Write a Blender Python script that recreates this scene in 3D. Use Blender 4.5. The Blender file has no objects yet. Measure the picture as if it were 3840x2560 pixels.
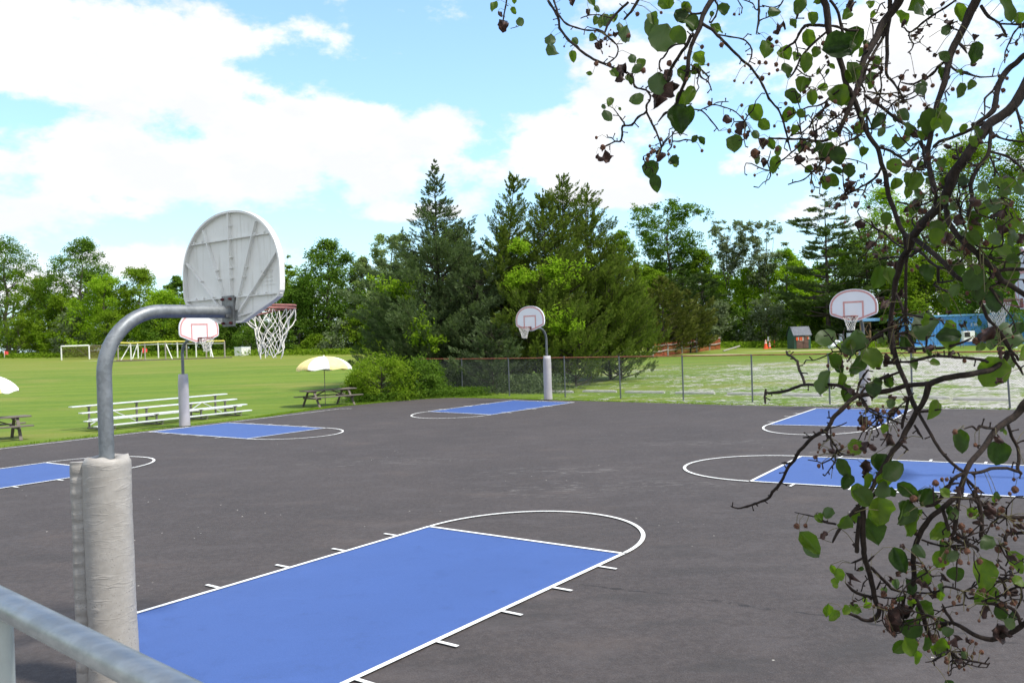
import bpy, math, random
import numpy as np
from mathutils import Vector, Matrix

# ------------------------------------------------------------------ camera, world, sun
SC = bpy.context.scene
COL = SC.collection
F, PITCH, ROLL, H = 3183.0, 0.0014274, -0.0333654, 2.58
cr, sr = math.cos(ROLL), math.sin(ROLL)
_X = Vector((1, 0, 0)); _U = Vector((0, math.sin(PITCH), math.cos(PITCH))); _F = Vector((0, math.cos(PITCH), -math.sin(PITCH)))
_R = cr * _X + sr * _U
_U2 = -sr * _X + cr * _U
cam_d = bpy.data.cameras.new('camera')
cam_d.sensor_width = 36.0
cam_d.lens = F / 3840 * 36.0
cam_d.clip_start = 0.05
cam_d.clip_end = 3000
cam_d.dof.use_dof = True
cam_d.dof.focus_distance = 4.5
cam_d.dof.aperture_fstop = 11.0
cam = bpy.data.objects.new('camera', cam_d)
COL.objects.link(cam)
cam.matrix_world = Matrix(((_R.x, _U2.x, -_F.x, 0), (_R.y, _U2.y, -_F.y, 0), (_R.z, _U2.z, -_F.z, H), (0, 0, 0, 1)))
SC.camera = cam

SUN_EL = math.radians(58)
SUN_AZ = (0.90, -0.43)                      # horizontal direction towards the sun
EXPOSURE = 0.40
SC.view_settings.view_transform = 'Standard'
SC.view_settings.look = 'None'
SC.view_settings.gamma = 1.0
SC.view_settings.use_curve_mapping = False
SC.view_settings.exposure = EXPOSURE

def ray(px, py):
    x, y = px - 1920, py - 1280
    a = cr * x + sr * y; b = -sr * x + cr * y
    v = _X * a - _U * b + _F * F
    return v / v.y                          # scaled so that y = 1
def at(px, py, d):
    """world point seen at photo pixel px,py at depth y = d"""
    r = ray(px, py)
    return Vector((r.x * d, d, H + r.z * d))
def azel(px, py):
    r = ray(px, py).normalized()
    return math.atan2(r.x, r.y), math.asin(r.z)

def new_world():
    w = bpy.data.worlds.new("World"); SC.world = w; w.use_nodes = True
    nt = w.node_tree; N = nt.nodes; L = nt.links
    N.clear()
    out = N.new('ShaderNodeOutputWorld'); bg = N.new('ShaderNodeBackground')
    L.new(bg.outputs[0], out.inputs[0])
    bg.inputs[1].default_value = 0.12
    sky = N.new('ShaderNodeTexSky'); sky.sky_type = 'NISHITA'; sky.sun_disc = False
    sky.sun_elevation = SUN_EL; sky.sun_rotation = math.atan2(SUN_AZ[0], SUN_AZ[1])
    sky.air_density = 1.0; sky.dust_density = 1.2; sky.ozone_density = 1.5; sky.altitude = 50
    tc = N.new('ShaderNodeTexCoord')
    sep = N.new('ShaderNodeSeparateXYZ'); L.new(tc.outputs['Generated'], sep.inputs[0])
    def M(op, a, b=None, c=None, clamp=False):
        n = N.new('ShaderNodeMath'); n.operation = op; n.use_clamp = clamp
        for i, v in enumerate((a, b, c)):
            if v is None: continue
            if isinstance(v, (int, float)): n.inputs[i].default_value = v
            else: L.new(v, n.inputs[i])
        return n.outputs[0]
    az = M('ARCTAN2', sep.outputs[0], sep.outputs[1])
    el = M('ARCSINE', sep.outputs[2])
    # noise on the direction, stretched along the horizon
    comb = N.new('ShaderNodeCombineXYZ'); L.new(az, comb.inputs[0]); L.new(M('MULTIPLY', el, 1.75), comb.inputs[1]); comb.inputs[2].default_value = 3.7
    def noise(scale, det, rough, off=0.0):
        m = N.new('ShaderNodeVectorMath'); m.operation = 'ADD'; L.new(comb.outputs[0], m.inputs[0]); m.inputs[1].default_value = (off, off * .7, off)
        n = N.new('ShaderNodeTexNoise'); n.inputs['Scale'].default_value = scale; n.inputs['Detail'].default_value = det
        n.inputs['Roughness'].default_value = rough
        L.new(m.outputs[0], n.inputs['Vector']); return n.outputs['Fac']
    n1 = noise(6.0, 9, 0.58); n2 = noise(17, 7, 0.62, 5.0); n3 = noise(4.0, 6, 0.5, 9.0)
    # (px, py, rx, ry, weight): cloud masses and blue gaps by direction
    B = [(500, 300, 950, 300, 0.55), (900, 640, 900, 190, 0.55), (200, 620, 700, 320, .45), (300, 60, 800, 260, 0.5), (1500, 480, 420, 200, .30), (1250, 300, 520, 90, -0.15),
         (2700, 250, 900, 260, 0.55), (3500, 400, 700, 400, 0.5), (2050, 560, 420, 130, 0.25), (2230, 690, 190, 75, 1.7), (2430, 745, 190, 50, 1.2),
         (120, 790, 330, 110, 0.8), (560, 970, 260, 60, 0.9), (1520, 805, 280, 40, 1.1), (1620, 50, 190, 60, .75), (1200, 120, 150, 60, .5), (1780, 130, 90, 60, .5), (3300, 750, 500, 120, .35), (2790, 645, 110, 40, .4),
         (1350, 60, 380, 110, -0.75), (1150, 230, 300, 80, -.6), (1500, 330, 350, 70, -.5), (250, 420, 420, 35, -.35), (1830, 430, 100, 200, -.8), (900, 250, 260, 40, -.45), (700, 760, 350, 45, -.5), (1750, 180, 330, 150, -.6), (1950, 60, 300, 100, -.5), (1000, 860, 900, 80, -.7), (2000, 700, 200, 60, -0.1), (2700, 740, 560, 120, -.85),
         (620, 860, 250, 60, -.2), (60, 440, 200, 50, -.6), (2000, 330, 130, 160, -.55), (2300, 900, 500, 70, -.3), (280, 700, 160, 50, -.35), (1450, 640, 500, 40, .2), (1980, 760, 120, 60, -.4)]
    acc = None
    for (px, py, rx, ry, w_) in B:
        a0, e0 = azel(px, py)
        dx = M('MULTIPLY', M('SUBTRACT', az, a0), F / rx); dy = M('MULTIPLY', M('SUBTRACT', el, e0), F / ry)
        d2 = M('ADD', M('MULTIPLY', dx, dx), M('MULTIPLY', dy, dy))
        g = M('MULTIPLY', M('POWER', 2.718, M('MULTIPLY', d2, -1.0)), w_)
        acc = g if acc is None else M('ADD', acc, g)
    base = M('ADD', M('MULTIPLY', M('SUBTRACT', n1, 0.5), 2.6), M('MULTIPLY', M('SUBTRACT', n2, 0.5), 1.1))
    acc = M('MULTIPLY', acc, 0.62)
    cov = M('ADD', M('ADD', acc, base), -0.09)
    # extra cloud added overhead and behind the viewer, out of view, for neutral fill light
    back = N.new('ShaderNodeMapRange'); L.new(sep.outputs[1], back.inputs[0]); back.inputs[1].default_value = .55; back.inputs[2].default_value = -.2; back.inputs[3].default_value = 0; back.inputs[4].default_value = .42
    cov = M('ADD', cov, back.outputs[0])
    ss = N.new('ShaderNodeMapRange'); ss.interpolation_type = 'SMOOTHSTEP'
    L.new(cov, ss.inputs[0]); ss.inputs[1].default_value = -0.02; ss.inputs[2].default_value = 0.38; ss.inputs[4].default_value = 0.97
    # clear blue of the photograph's sky is paler than the model's: light haze towards the horizon
    hz = N.new('ShaderNodeMapRange'); L.new(el, hz.inputs[0]); hz.inputs[1].default_value = 0.0; hz.inputs[2].default_value = 0.5
    hz.inputs[3].default_value = 1.0; hz.inputs[4].default_value = 0.0; hz.clamp = True
    mixs = N.new('ShaderNodeMix'); mixs.data_type = 'RGBA'; mixs.blend_type = 'MULTIPLY'; mixs.inputs[0].default_value = 1.0
    L.new(sky.outputs[0], mixs.inputs[6]); mixs.inputs[7].default_value = (1.85, 2.1, 2.15, 1)
    mh = N.new('ShaderNodeMix'); mh.data_type = 'RGBA'
    L.new(M('MULTIPLY', hz.outputs[0], 0.45), mh.inputs[0]); L.new(mixs.outputs[2], mh.inputs[6]); mh.inputs[7].default_value = (2.9, 4.7, 5.9, 1)
    shade = N.new('ShaderNodeMapRange'); L.new(M('ADD', n3, M('MULTIPLY', n2, .35)), shade.inputs[0]); shade.inputs[1].default_value = .48; shade.inputs[2].default_value = .80
    shade.inputs[3].default_value = 0.0; shade.inputs[4].default_value = 1.0
    cc = N.new('ShaderNodeMix'); cc.data_type = 'RGBA'; L.new(shade.outputs[0], cc.inputs[0])
    cc.inputs[6].default_value = (8.0, 7.95, 7.85, 1); cc.inputs[7].default_value = (6.2, 6.25, 6.5, 1)
    mc = N.new('ShaderNodeMix'); mc.data_type = 'RGBA'; L.new(ss.outputs[0], mc.inputs[0]); L.new(mh.outputs[2], mc.inputs[6]); L.new(cc.outputs[2], mc.inputs[7])
    L.new(mc.outputs[2], bg.inputs[0])
new_world()
sun_d = bpy.data.lights.new('sun', 'SUN'); sun_d.energy = 4.0; sun_d.angle = math.radians(5); sun_d.color = (1.0, 0.95, 0.86)
sun = bpy.data.objects.new('sun', sun_d); COL.objects.link(sun)
_s = Vector((SUN_AZ[0] * math.cos(SUN_EL), SUN_AZ[1] * math.cos(SUN_EL), math.sin(SUN_EL)))
sun.rotation_euler = _s.to_track_quat('Z', 'Y').to_euler()
sun.location = (30, -20, 60)

# ------------------------------------------------------------------ object helpers
def tag(o, label=None, cat=None, group=None, kind=None):
    if label: o['label'] = label
    if cat: o['category'] = cat
    if group: o['group'] = group
    if kind: o['kind'] = kind
    return o
def empty(name, loc=(0, 0, 0), rz=0.0, label=None, cat=None, group=None, parent=None):
    o = bpy.data.objects.new(name, None); o.empty_display_size = .2
    COL.objects.link(o); o.location = loc; o.rotation_euler = (0, 0, rz)
    if parent: o.parent = parent
    return tag(o, label, cat, group)
def copy_tree(o, parent=None):
    c = o.copy(); COL.objects.link(c)
    if parent: c.parent = parent
    for ch in list(o.children): copy_tree(ch, c)
    return c

class MB:
    """collects shapes and links them as ONE mesh object"""
    def __init__(s): s.v = []; s.f = []; s.m = []; s.sm = []
    def add(s, vs, fs, mi=0, smooth=False):
        n = len(s.v); s.v += [tuple(p) for p in vs]
        for f in fs: s.f.append(tuple(i + n for i in f)); s.m.append(mi); s.sm.append(smooth)
    def box(s, c, size, rz=0.0, mi=0, R=None, bev=0.0):
        x, y, z = [k / 2 for k in size]
        if bev > 0 and min(x, y, z) > bev * 1.2:
            b = bev
            P = []
            for sx in (-1, 1):
                for sy in (-1, 1):
                    for sz in (-1, 1):
                        P += [(sx * (x - b), sy * (y - b), sz * z), (sx * (x - b), sy * y, sz * (z - b)), (sx * x, sy * (y - b), sz * (z - b))]
            def idx(sx, sy, sz, k): return ((sx > 0) * 4 + (sy > 0) * 2 + (sz > 0)) * 3 + k
            Fs = []
            for sg in (-1, 1):
                Fs.append([idx(-1, -1, sg, 0), idx(1, -1, sg, 0), idx(1, 1, sg, 0), idx(-1, 1, sg, 0)])
                Fs.append([idx(-1, sg, -1, 1), idx(1, sg, -1, 1), idx(1, sg, 1, 1), idx(-1, sg, 1, 1)])
                Fs.append([idx(sg, -1, -1, 2), idx(sg, 1, -1, 2), idx(sg, 1, 1, 2), idx(sg, -1, 1, 2)])
                for sh in (-1, 1):
                    Fs.append([idx(-1, sg, sh, 0), idx(1, sg, sh, 0), idx(1, sg, sh, 1), idx(-1, sg, sh, 1)])
                    Fs.append([idx(sg, -1, sh, 0), idx(sg, 1, sh, 0), idx(sg, 1, sh, 2), idx(sg, -1, sh, 2)])
                    Fs.append([idx(sg, sh, -1, 1), idx(sg, sh, 1, 1), idx(sg, sh, 1, 2), idx(sg, sh, -1, 2)])
            for sx in (-1, 1):
                for sy in (-1, 1):
                    for sz in (-1, 1): Fs.append([idx(sx, sy, sz, 0), idx(sx, sy, sz, 1), idx(sx, sy, sz, 2)])
        else:
            P = [(sx * x, sy * y, sz * z) for sx in (-1, 1) for sy in (-1, 1) for sz in (-1, 1)]
            Fs = [(0, 1, 3, 2), (4, 6, 7, 5), (0, 4, 5, 1), (2, 3, 7, 6), (0, 2, 6, 4), (1, 5, 7, 3)]
        if R is None: R = Matrix.Rotation(rz, 3, 'Z')
        c = Vector(c)
        s.add([c + R @ Vector(p) for p in P], Fs, mi)
    def bar(s, a, b, w, h, mi=0, up=(0, 0, 1), bev=0.0):
        a = Vector(a); b = Vector(b); d = b - a; L = d.length; d.normalize()
        u = Vector(up); side = d.cross(u)
        if side.length < 1e-4: side = d.cross(Vector((1, 0, 0)))
        side.normalize(); u = side.cross(d)
        R = Matrix((d, side, u)).transposed()
        s.box((a + b) / 2, (L, w, h), R=R, mi=mi, bev=bev)
    def tube(s, pts, rad, n=8, mi=0, smooth=True, caps=True):
        pts = [Vector(p) for p in pts]
        if not hasattr(rad, '__len__'): rad = [rad] * len(pts)
        m = len(pts); T = []
        for i in range(m):
            t = pts[min(i + 1, m - 1)] - pts[max(i - 1, 0)]
            T.append(t.normalized() if t.length > 1e-9 else Vector((0, 0, 1)))
        ref = Vector((0, 0, 1)) if abs(T[0].z) < .9 else Vector((1, 0, 0))
        u = T[0].cross(ref).normalized(); vs = []
        for i in range(m):
            u = (u - T[i] * u.dot(T[i]))
            if u.length < 1e-6: u = T[i].orthogonal()
            u.normalize(); w = T[i].cross(u)
            for k in range(n):
                a = 2 * math.pi * k / n
                vs.append(pts[i] + (u * math.cos(a) + w * math.sin(a)) * rad[i])
        fs = [(i * n + k, i * n + (k + 1) % n, (i + 1) * n + (k + 1) % n, (i + 1) * n + k) for i in range(m - 1) for k in range(n)]
        s.add(vs, fs, mi, smooth)
        if caps:
            s.add([vs[k] for k in range(n)][::-1], [tuple(range(n))], mi)
            s.add([vs[(m - 1) * n + k] for k in range(n)], [tuple(range(n))], mi)
    def prism(s, poly, z0, z1, M=None, mi=0, bottom=True):
        """poly: list of (x,y); extruded along local z, mapped by M"""
        n = len(poly)
        vs = [(p[0], p[1], z0) for p in poly] + [(p[0], p[1], z1) for p in poly]
        if M is not None: vs = [M @ Vector(v) for v in vs]
        fs = [tuple(range(n, 2 * n))] + ([tuple(range(n))[::-1]] if bottom else []) + [(i, (i + 1) % n, n + (i + 1) % n, n + i) for i in range(n)]
        s.add(vs, fs, mi)
    def build(s, name, mats, parent=None):
        me = bpy.data.meshes.new(name); me.from_pydata(s.v, [], s.f)
        if not isinstance(mats, (list, tuple)): mats = [mats]
        for m in mats: me.materials.append(m)
        if len(mats) > 1: me.polygons.foreach_set('material_index', s.m)
        me.polygons.foreach_set('use_smooth', s.sm)
        me.update()
        o = bpy.data.objects.new(name, me); COL.objects.link(o)
        if parent: o.parent = parent
        return o

def np_mesh(name, V, Q, mats, parent=None, tint=None, mi=None, smooth=False):
    """V (n,3), Q (m,k) faces of equal size"""
    me = bpy.data.meshes.new(name)
    k = Q.shape[1]
    me.vertices.add(len(V)); me.vertices.foreach_set('co', np.ascontiguousarray(V, dtype=np.float32).ravel())
    me.loops.add(Q.size); me.loops.foreach_set('vertex_index', np.ascontiguousarray(Q, dtype=np.int32).ravel())
    me.polygons.add(len(Q)); me.polygons.foreach_set('loop_start', np.arange(0, Q.size, k, dtype=np.int32))
    me.polygons.foreach_set('loop_total', np.full(len(Q), k, dtype=np.int32))
    if not isinstance(mats, (list, tuple)): mats = [mats]
    for m in mats: me.materials.append(m)
    if mi is not None: me.polygons.foreach_set('material_index', np.asarray(mi, dtype=np.int32))
    if smooth: me.polygons.foreach_set('use_smooth', np.ones(len(Q), dtype=bool))
    me.update(calc_edges=True)
    if tint is not None:
        a = me.attributes.new('tint', 'FLOAT', 'FACE'); a.data.foreach_set('value', np.asarray(tint, dtype=np.float32))
    o = bpy.data.objects.new(name, me); COL.objects.link(o)
    if parent: o.parent = parent
    return o

# ------------------------------------------------------------------ materials
class NT:
    def __init__(s, name):
        s.m = bpy.data.materials.new(name); s.m.use_nodes = True
        s.t = s.m.node_tree; s.N = s.t.nodes; s.L = s.t.links; s.N.clear()
        s.out = s.N.new('ShaderNodeOutputMaterial')
    def new(s, k, **kw):
        n = s.N.new(k)
        for a, b in kw.items(): setattr(n, a, b)
        return n
    def put(s, sock, v):
        if isinstance(v, bpy.types.NodeSocket): s.L.new(v, sock)
        elif isinstance(v, (tuple, list)): sock.default_value = tuple(v) + ((1,) if len(v) == 3 and len(sock.default_value) == 4 else ())
        else: sock.default_value = v
    def math(s, op, a, b=None, c=None, clamp=False):
        n = s.new('ShaderNodeMath', operation=op, use_clamp=clamp)
        for i, v in enumerate((a, b, c)):
            if v is not None: s.put(n.inputs[i], v)
        return n.outputs[0]
    def pos(s, world=True):
        if world: return s.new('ShaderNodeNewGeometry').outputs['Position']
        return s.new('ShaderNodeTexCoord').outputs['Object']
    def mapping(s, vec, scale=(1, 1, 1), loc=(0, 0, 0), rot=(0, 0, 0)):
        n = s.new('ShaderNodeMapping'); s.put(n.inputs['Vector'], vec)
        n.inputs['Scale'].default_value = scale; n.inputs['Location'].default_value = loc; n.inputs['Rotation'].default_value = rot
        return n.outputs[0]
    def noise(s, vec, scale, det=4, rough=.55, w=0.0):
        n = s.new('ShaderNodeTexNoise'); s.put(n.inputs['Vector'], vec)
        n.inputs['Scale'].default_value = scale; n.inputs['Detail'].default_value = det; n.inputs['Roughness'].default_value = rough
        n.inputs['Distortion'].default_value = w
        return n.outputs['Fac']
    def vor(s, vec, scale, feature='F1'):
        n = s.new('ShaderNodeTexVoronoi', feature=feature); s.put(n.inputs['Vector'], vec); n.inputs['Scale'].default_value = scale
        return n
    def ramp(s, fac, a, b, lo=0.0, hi=1.0, smooth=True):
        n = s.new('ShaderNodeMapRange'); 
        if smooth: n.interpolation_type = 'SMOOTHSTEP'
        s.put(n.inputs[0], fac); n.inputs[1].default_value = a; n.inputs[2].default_value = b; n.inputs[3].default_value = lo; n.inputs[4].default_value = hi
        return n.outputs[0]
    def mix(s, f, a, b, mode='MIX'):
        n = s.new('ShaderNodeMix', data_type='RGBA', blend_type=mode)
        s.put(n.inputs[0], f); s.put(n.inputs[6], a); s.put(n.inputs[7], b); return n.outputs[2]
    def bump(s, h, strength=.3, dist=.01, normal=None):
        n = s.new('ShaderNodeBump'); n.inputs['Strength'].default_value = strength; n.inputs['Distance'].default_value = dist
        s.put(n.inputs['Height'], h)
        if normal is not None: s.put(n.inputs['Normal'], normal)
        return n.outputs[0]
    def bsdf(s, col, rough=.6, metal=0.0, normal=None, spec=.5, **kw):
        b = s.new('ShaderNodeBsdfPrincipled')
        s.put(b.inputs['Base Color'], col); s.put(b.inputs['Roughness'], rough); s.put(b.inputs['Metallic'], metal)
        b.inputs['Specular IOR Level'].default_value = spec
        if normal is not None: s.put(b.inputs['Normal'], normal)
        s.L.new(b.outputs[0], s.out.inputs[0]); return b

def simple(name, col, rough=.6, metal=0.0, var=.12, scale=8.0, bump=.15, spec=.5, bdist=.004):
    t = NT(name); p = t.pos(False)
    n = t.noise(p, scale, 5, .6); n2 = t.noise(p, scale * 9, 3, .6)
    c = t.mix(t.ramp(n, .3, .7), tuple(k * (1 - var) for k in col), tuple(min(1, k * (1 + var)) for k in col))
    t.bsdf(c, t.ramp(n2, .3, .7, rough - .06, min(1, rough + .06)), metal, t.bump(t.math('ADD', n2, n), bump, bdist), spec)
    return t.m

def mat_asphalt():
    t = NT('asphalt'); p = t.pos()
    fine = t.noise(p, 90, 3, .7); mid = t.noise(p, 14, 5, .6); big = t.noise(p, .35, 5, .6, .6); str_ = t.noise(t.mapping(p, (.25, 1.4, 1), rot=(0, 0, .7)), .8, 5, .6)
    v = t.vor(p, 55).outputs['Distance']; coarse = t.noise(p, 11, 6, .75); patch = t.noise(t.mapping(p, (.7, 1.2, 1)), 1.7, 6, .68)
    c = t.mix(t.ramp(big, .3, .72), (.046, .037, .0345), (.062, .050, .0465))
    c = t.mix(t.math('MULTIPLY', t.ramp(str_, .5, .75), .35), c, (.036, .031, .031))
    c = t.mix(t.ramp(t.math('ADD', t.math('MULTIPLY', fine, .6), t.math('MULTIPLY', t.noise(p, 34, 4, .75), .4)), .42, .68, 0, .8), c, (.098, .087, .085))
    c = t.mix(t.ramp(t.math('ADD', v, t.math('MULTIPLY', mid, .3)), .42, .22, 0, .7), c, (.022, .019, .019))
    c = t.mix(t.ramp(coarse, .40, .62, 0, .40), c, (.030, .025, .025)); c = t.mix(t.ramp(patch, .50, .64, 0, .35), c, (.082, .071, .070))
    # chalky scuffs and pale dust: where the court shows them
    pts = [((5.2, 20.0), 3.6, .8), ((-2.9, 18.6), 3.0, 1.0), ((0.8, 16.5), 2.5, .9), ((6.5, 17.7), 3.0, .7), ((1.5, 14.5), 3.4, 1.2)]
    acc = None
    for (cx, cy), sx, sy in pts:
        m = t.mapping(p, (1 / sx, 1 / sy, 0), (-cx / sx, -cy / sy, 0)); d = t.new('ShaderNodeVectorMath', operation='LENGTH'); t.L.new(m, d.inputs[0])
        g = t.ramp(d.outputs['Value'], 1.0, .2); acc = g if acc is None else t.math('MAXIMUM', acc, g)
    sc = t.noise(t.mapping(p, (.8, 3.5, 1)), 3.0, 6, .72, .8)
    c = t.mix(t.math('MULTIPLY', acc, t.ramp(sc, .52, .66, 0, .6)), c, (.20, .185, .175))
    dust = t.noise(t.mapping(p, (1, 2.0, 1)), .55, 3, .5)
    c = t.mix(t.ramp(dust, .56, .76, 0, .35), c, (.098, .076, .066))
    # tiny pale specks of debris
    v2 = t.vor(p, 3.4).outputs['Distance']
    c = t.mix(t.math('MULTIPLY', t.ramp(v2, .05, .03), t.ramp(t.noise(p, .5, 2, .5), .5, .56)), c, (.55, .52, .46))
    # dark repaired seam and hairline crack
    wob = t.noise(p, 1.3, 4, .6)
    sx = t.new('ShaderNodeSeparateXYZ'); t.L.new(p, sx.inputs[0])
    line = t.math('ABSOLUTE', t.math('ADD', t.math('ADD', t.math('MULTIPLY', sx.outputs[0], .62), sx.outputs[1]), t.math('ADD', t.math('MULTIPLY', wob, .5), -9.55)))
    m = t.math('MULTIPLY', t.ramp(line, .05, .0), t.math('MULTIPLY', t.ramp(t.noise(p, 4, 4, .7), .42, .6), t.ramp(sx.outputs[0], .2, 1.0)))
    c = t.mix(t.math('MULTIPLY', m, .85), c, (.012, .011, .011))
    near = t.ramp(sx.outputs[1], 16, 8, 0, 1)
    near_dark = t.math('MULTIPLY', near, t.ramp(t.noise(t.mapping(p, (.6, 1.6, 1), rot=(0, 0, -.5)), 1.1, 5, .6), .5, .68, 0, .5))
    c = t.mix(near_dark, c, (.034, .031, .030))  # darker patches, growing towards the near end of the court
    hgt = t.math('ADD', t.math('MULTIPLY', fine, .6), t.math('MULTIPLY', v, .8))
    t.bsdf(c, t.ramp(mid, .3, .7, .78, .92), 0, t.bump(hgt, .55, .006), .35)
    return t.m
def mat_paint(name, col, dark, wear=.5):
    t = NT(name); p = t.pos()
    fine = t.noise(p, 90, 3, .7); mid = t.noise(p, 9, 6, .65); big = t.noise(p, .9, 4, .6)
    c = t.mix(t.ramp(big, .3, .7), tuple(k * .93 for k in col), col)
    c = t.mix(t.ramp(fine, .42, .75, 0, .5), c, tuple(min(1, k * 1.3 + .02) for k in col)); c = t.mix(t.ramp(t.noise(p, 48, 3, .7), .60, .72, 0, .45 * wear), c, dark); c = t.mix(t.ramp(t.noise(p, 2.6, 6, .7), .52, .72, 0, .4), c, tuple(k * .72 for k in col))
    c = t.mix(t.ramp(t.math('ADD', mid, t.math('MULTIPLY', fine, .5)), .93, 1.08, 0, wear), c, dark)
    c = t.mix(t.ramp(t.noise(t.mapping(p, (.6, 2.4, 1), rot=(0, 0, .9)), 1.4, 5, .6), .55, .75, 0, .22), c, tuple(min(1, k * 1.25 + .012) for k in col))
    t.bsdf(c, .62, 0, t.bump(fine, .4, .004), .4)
    return t.m
def mat_ground():
    t = NT('lawn'); p = t.pos()
    sx = t.new('ShaderNodeSeparateXYZ'); t.L.new(p, sx.inputs[0]); X, Y = sx.outputs[0], sx.outputs[1]
    fine = t.noise(p, 26, 4, .7); mid = t.noise(p, 2.2, 6, .62); big = t.noise(t.mapping(p, (.12, .35, 1), rot=(0, 0, -.25)), .8, 6, .6)
    mow = t.noise(t.mapping(p, (.05, 1.0, 1), rot=(0, 0, -.22)), .62, 3, .5)
    c = t.mix(t.ramp(mid, .3, .7), (.088, .160, .010), (.130, .205, .018))
    c = t.mix(t.ramp(mow, .42, .6, 0, .7), c, (.165, .225, .022))
    c = t.mix(t.ramp(big, .5, .68, 0, .75), c, (.235, .23, .05))
    c = t.mix(t.math('MULTIPLY', t.ramp(Y, 60, 95), t.ramp(big, .35, .6, .2, .85)), c, (.205, .22, .04))
    c = t.mix(t.ramp(fine, .35, .75, 0, .55), c, (.075, .115, .012))
    c = t.mix(t.ramp(t.noise(p, 60, 2, .6), .62, .75, 0, .35), c, (.22, .26, .06))
    # gravel lot behind the fence
    g1 = t.noise(t.mapping(p, (.65, 1.0, 1), rot=(0, 0, -.15)), .50, 8, .70, .5)
    g2 = t.noise(p, 3.0, 6, .7)
    side = t.math('ADD', t.math('MULTIPLY', X, .9), t.math('MULTIPLY', Y, -.10))          # more stone to the right
    amt = t.ramp(side, 0.0, 19.0, -.11, .15, smooth=False)
    far = t.ramp(Y, 52, 66, 0, -.35)
    gm = t.ramp(t.math('ADD', t.math('ADD', g1, t.math('MULTIPLY', t.math('SUBTRACT', g2, .5), 1.25)), t.math('ADD', amt, far)), .46, .60)
    lot = t.math('MULTIPLY', t.ramp(X, -1.5, 3.5), t.ramp(t.math('ADD', t.math('MULTIPLY', X, .911), Y), 36.5, 38.5))
    gm = t.math('MULTIPLY', gm, lot)
    stone = t.vor(p, 16).outputs['Color']; sb = t.new('ShaderNodeRGBToBW'); t.L.new(stone, sb.inputs[0])
    gc = t.mix(t.ramp(sb.outputs[0], .2, .8), (.20, .19, .17), (.56, .53, .50))
    c = t.mix(t.math('MULTIPLY', gm, .95), c, gc)
    # pale stony strip and bare verge along the court
    vx = t.math('ADD', t.math('MULTIPLY', X, .911), Y)
    verge = t.math('MULTIPLY', t.math('MULTIPLY', t.ramp(vx, 36.3, 36.9), t.ramp(vx, 38.6, 37.7)), t.math('MULTIPLY', t.ramp(g2, .46, .58), t.ramp(X, -2, 1)))
    c = t.mix(t.math('MULTIPLY', verge, .8), c, gc)
    # sand apron by the shed and the play frame
    for (cx, cy, rx, ry) in [(28, 76, 9, 1.6), (-48, 104, 6, 1.0), (16, 72, 5, 1.5)]:
        m = t.mapping(p, (1 / rx, 1 / ry, 0), (-cx / rx, -cy / ry, 0)); d = t.new('ShaderNodeVectorMath', operation='LENGTH'); t.L.new(m, d.inputs[0])
        c = t.mix(t.math('MULTIPLY', t.ramp(t.math('ADD', d.outputs['Value'], t.math('MULTIPLY', mid, .6)), 1.3, .7), .8), c, (.42, .36, .26))
    # forest floor: leaf litter under the trees
    t.bsdf(c, .85, 0, t.bump(t.math('ADD', fine, t.math('MULTIPLY', mid, .6)), .8, .04), .2)
    return t.m

def mat_leaf(name, a, b, trans=.35, gloss=.0):
    t = NT(name)
    at_ = t.new('ShaderNodeAttribute', attribute_name='tint')
    c = t.mix(at_.outputs['Fac'], a, b)
    d = t.new('ShaderNodeBsdfDiffuse'); t.L.new(c, d.inputs[0])
    tr = t.new('ShaderNodeBsdfTranslucent'); ct = t.mix(1.0, c, (1.25, 1.45, .7), 'MULTIPLY'); t.L.new(ct, tr.inputs[0])
    mx = t.new('ShaderNodeMixShader'); mx.inputs[0].default_value = trans
    t.L.new(d.outputs[0], mx.inputs[1]); t.L.new(tr.outputs[0], mx.inputs[2])
    if gloss > 0:
        g = t.new('ShaderNodeBsdfGlossy'); g.inputs['Roughness'].default_value = .38; g.inputs[0].default_value = (.9, .95, 1, 1)
        fr = t.new('ShaderNodeFresnel'); fr.inputs[0].default_value = 1.4
        m2 = t.new('ShaderNodeMixShader'); t.put(m2.inputs[0], t.math('MULTIPLY', fr.outputs[0], gloss)); t.L.new(mx.outputs[0], m2.inputs[1]); t.L.new(g.outputs[0], m2.inputs[2])
        t.L.new(m2.outputs[0], t.out.inputs[0])
    else: t.L.new(mx.outputs[0], t.out.inputs[0])
    return t.m
def mat_bark(name, a, b, scale=18):
    t = NT(name); p = t.pos(False)
    n = t.noise(t.mapping(p, (1, 1, .35)), scale, 6, .7); n2 = t.noise(p, scale * .3, 3, .5)
    c = t.mix(t.ramp(t.math('ADD', n, t.math('MULTIPLY', n2, .5)), .5, .95), a, b)
    t.bsdf(c, .85, 0, t.bump(n, .6, .01), .25); return t.m
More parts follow.
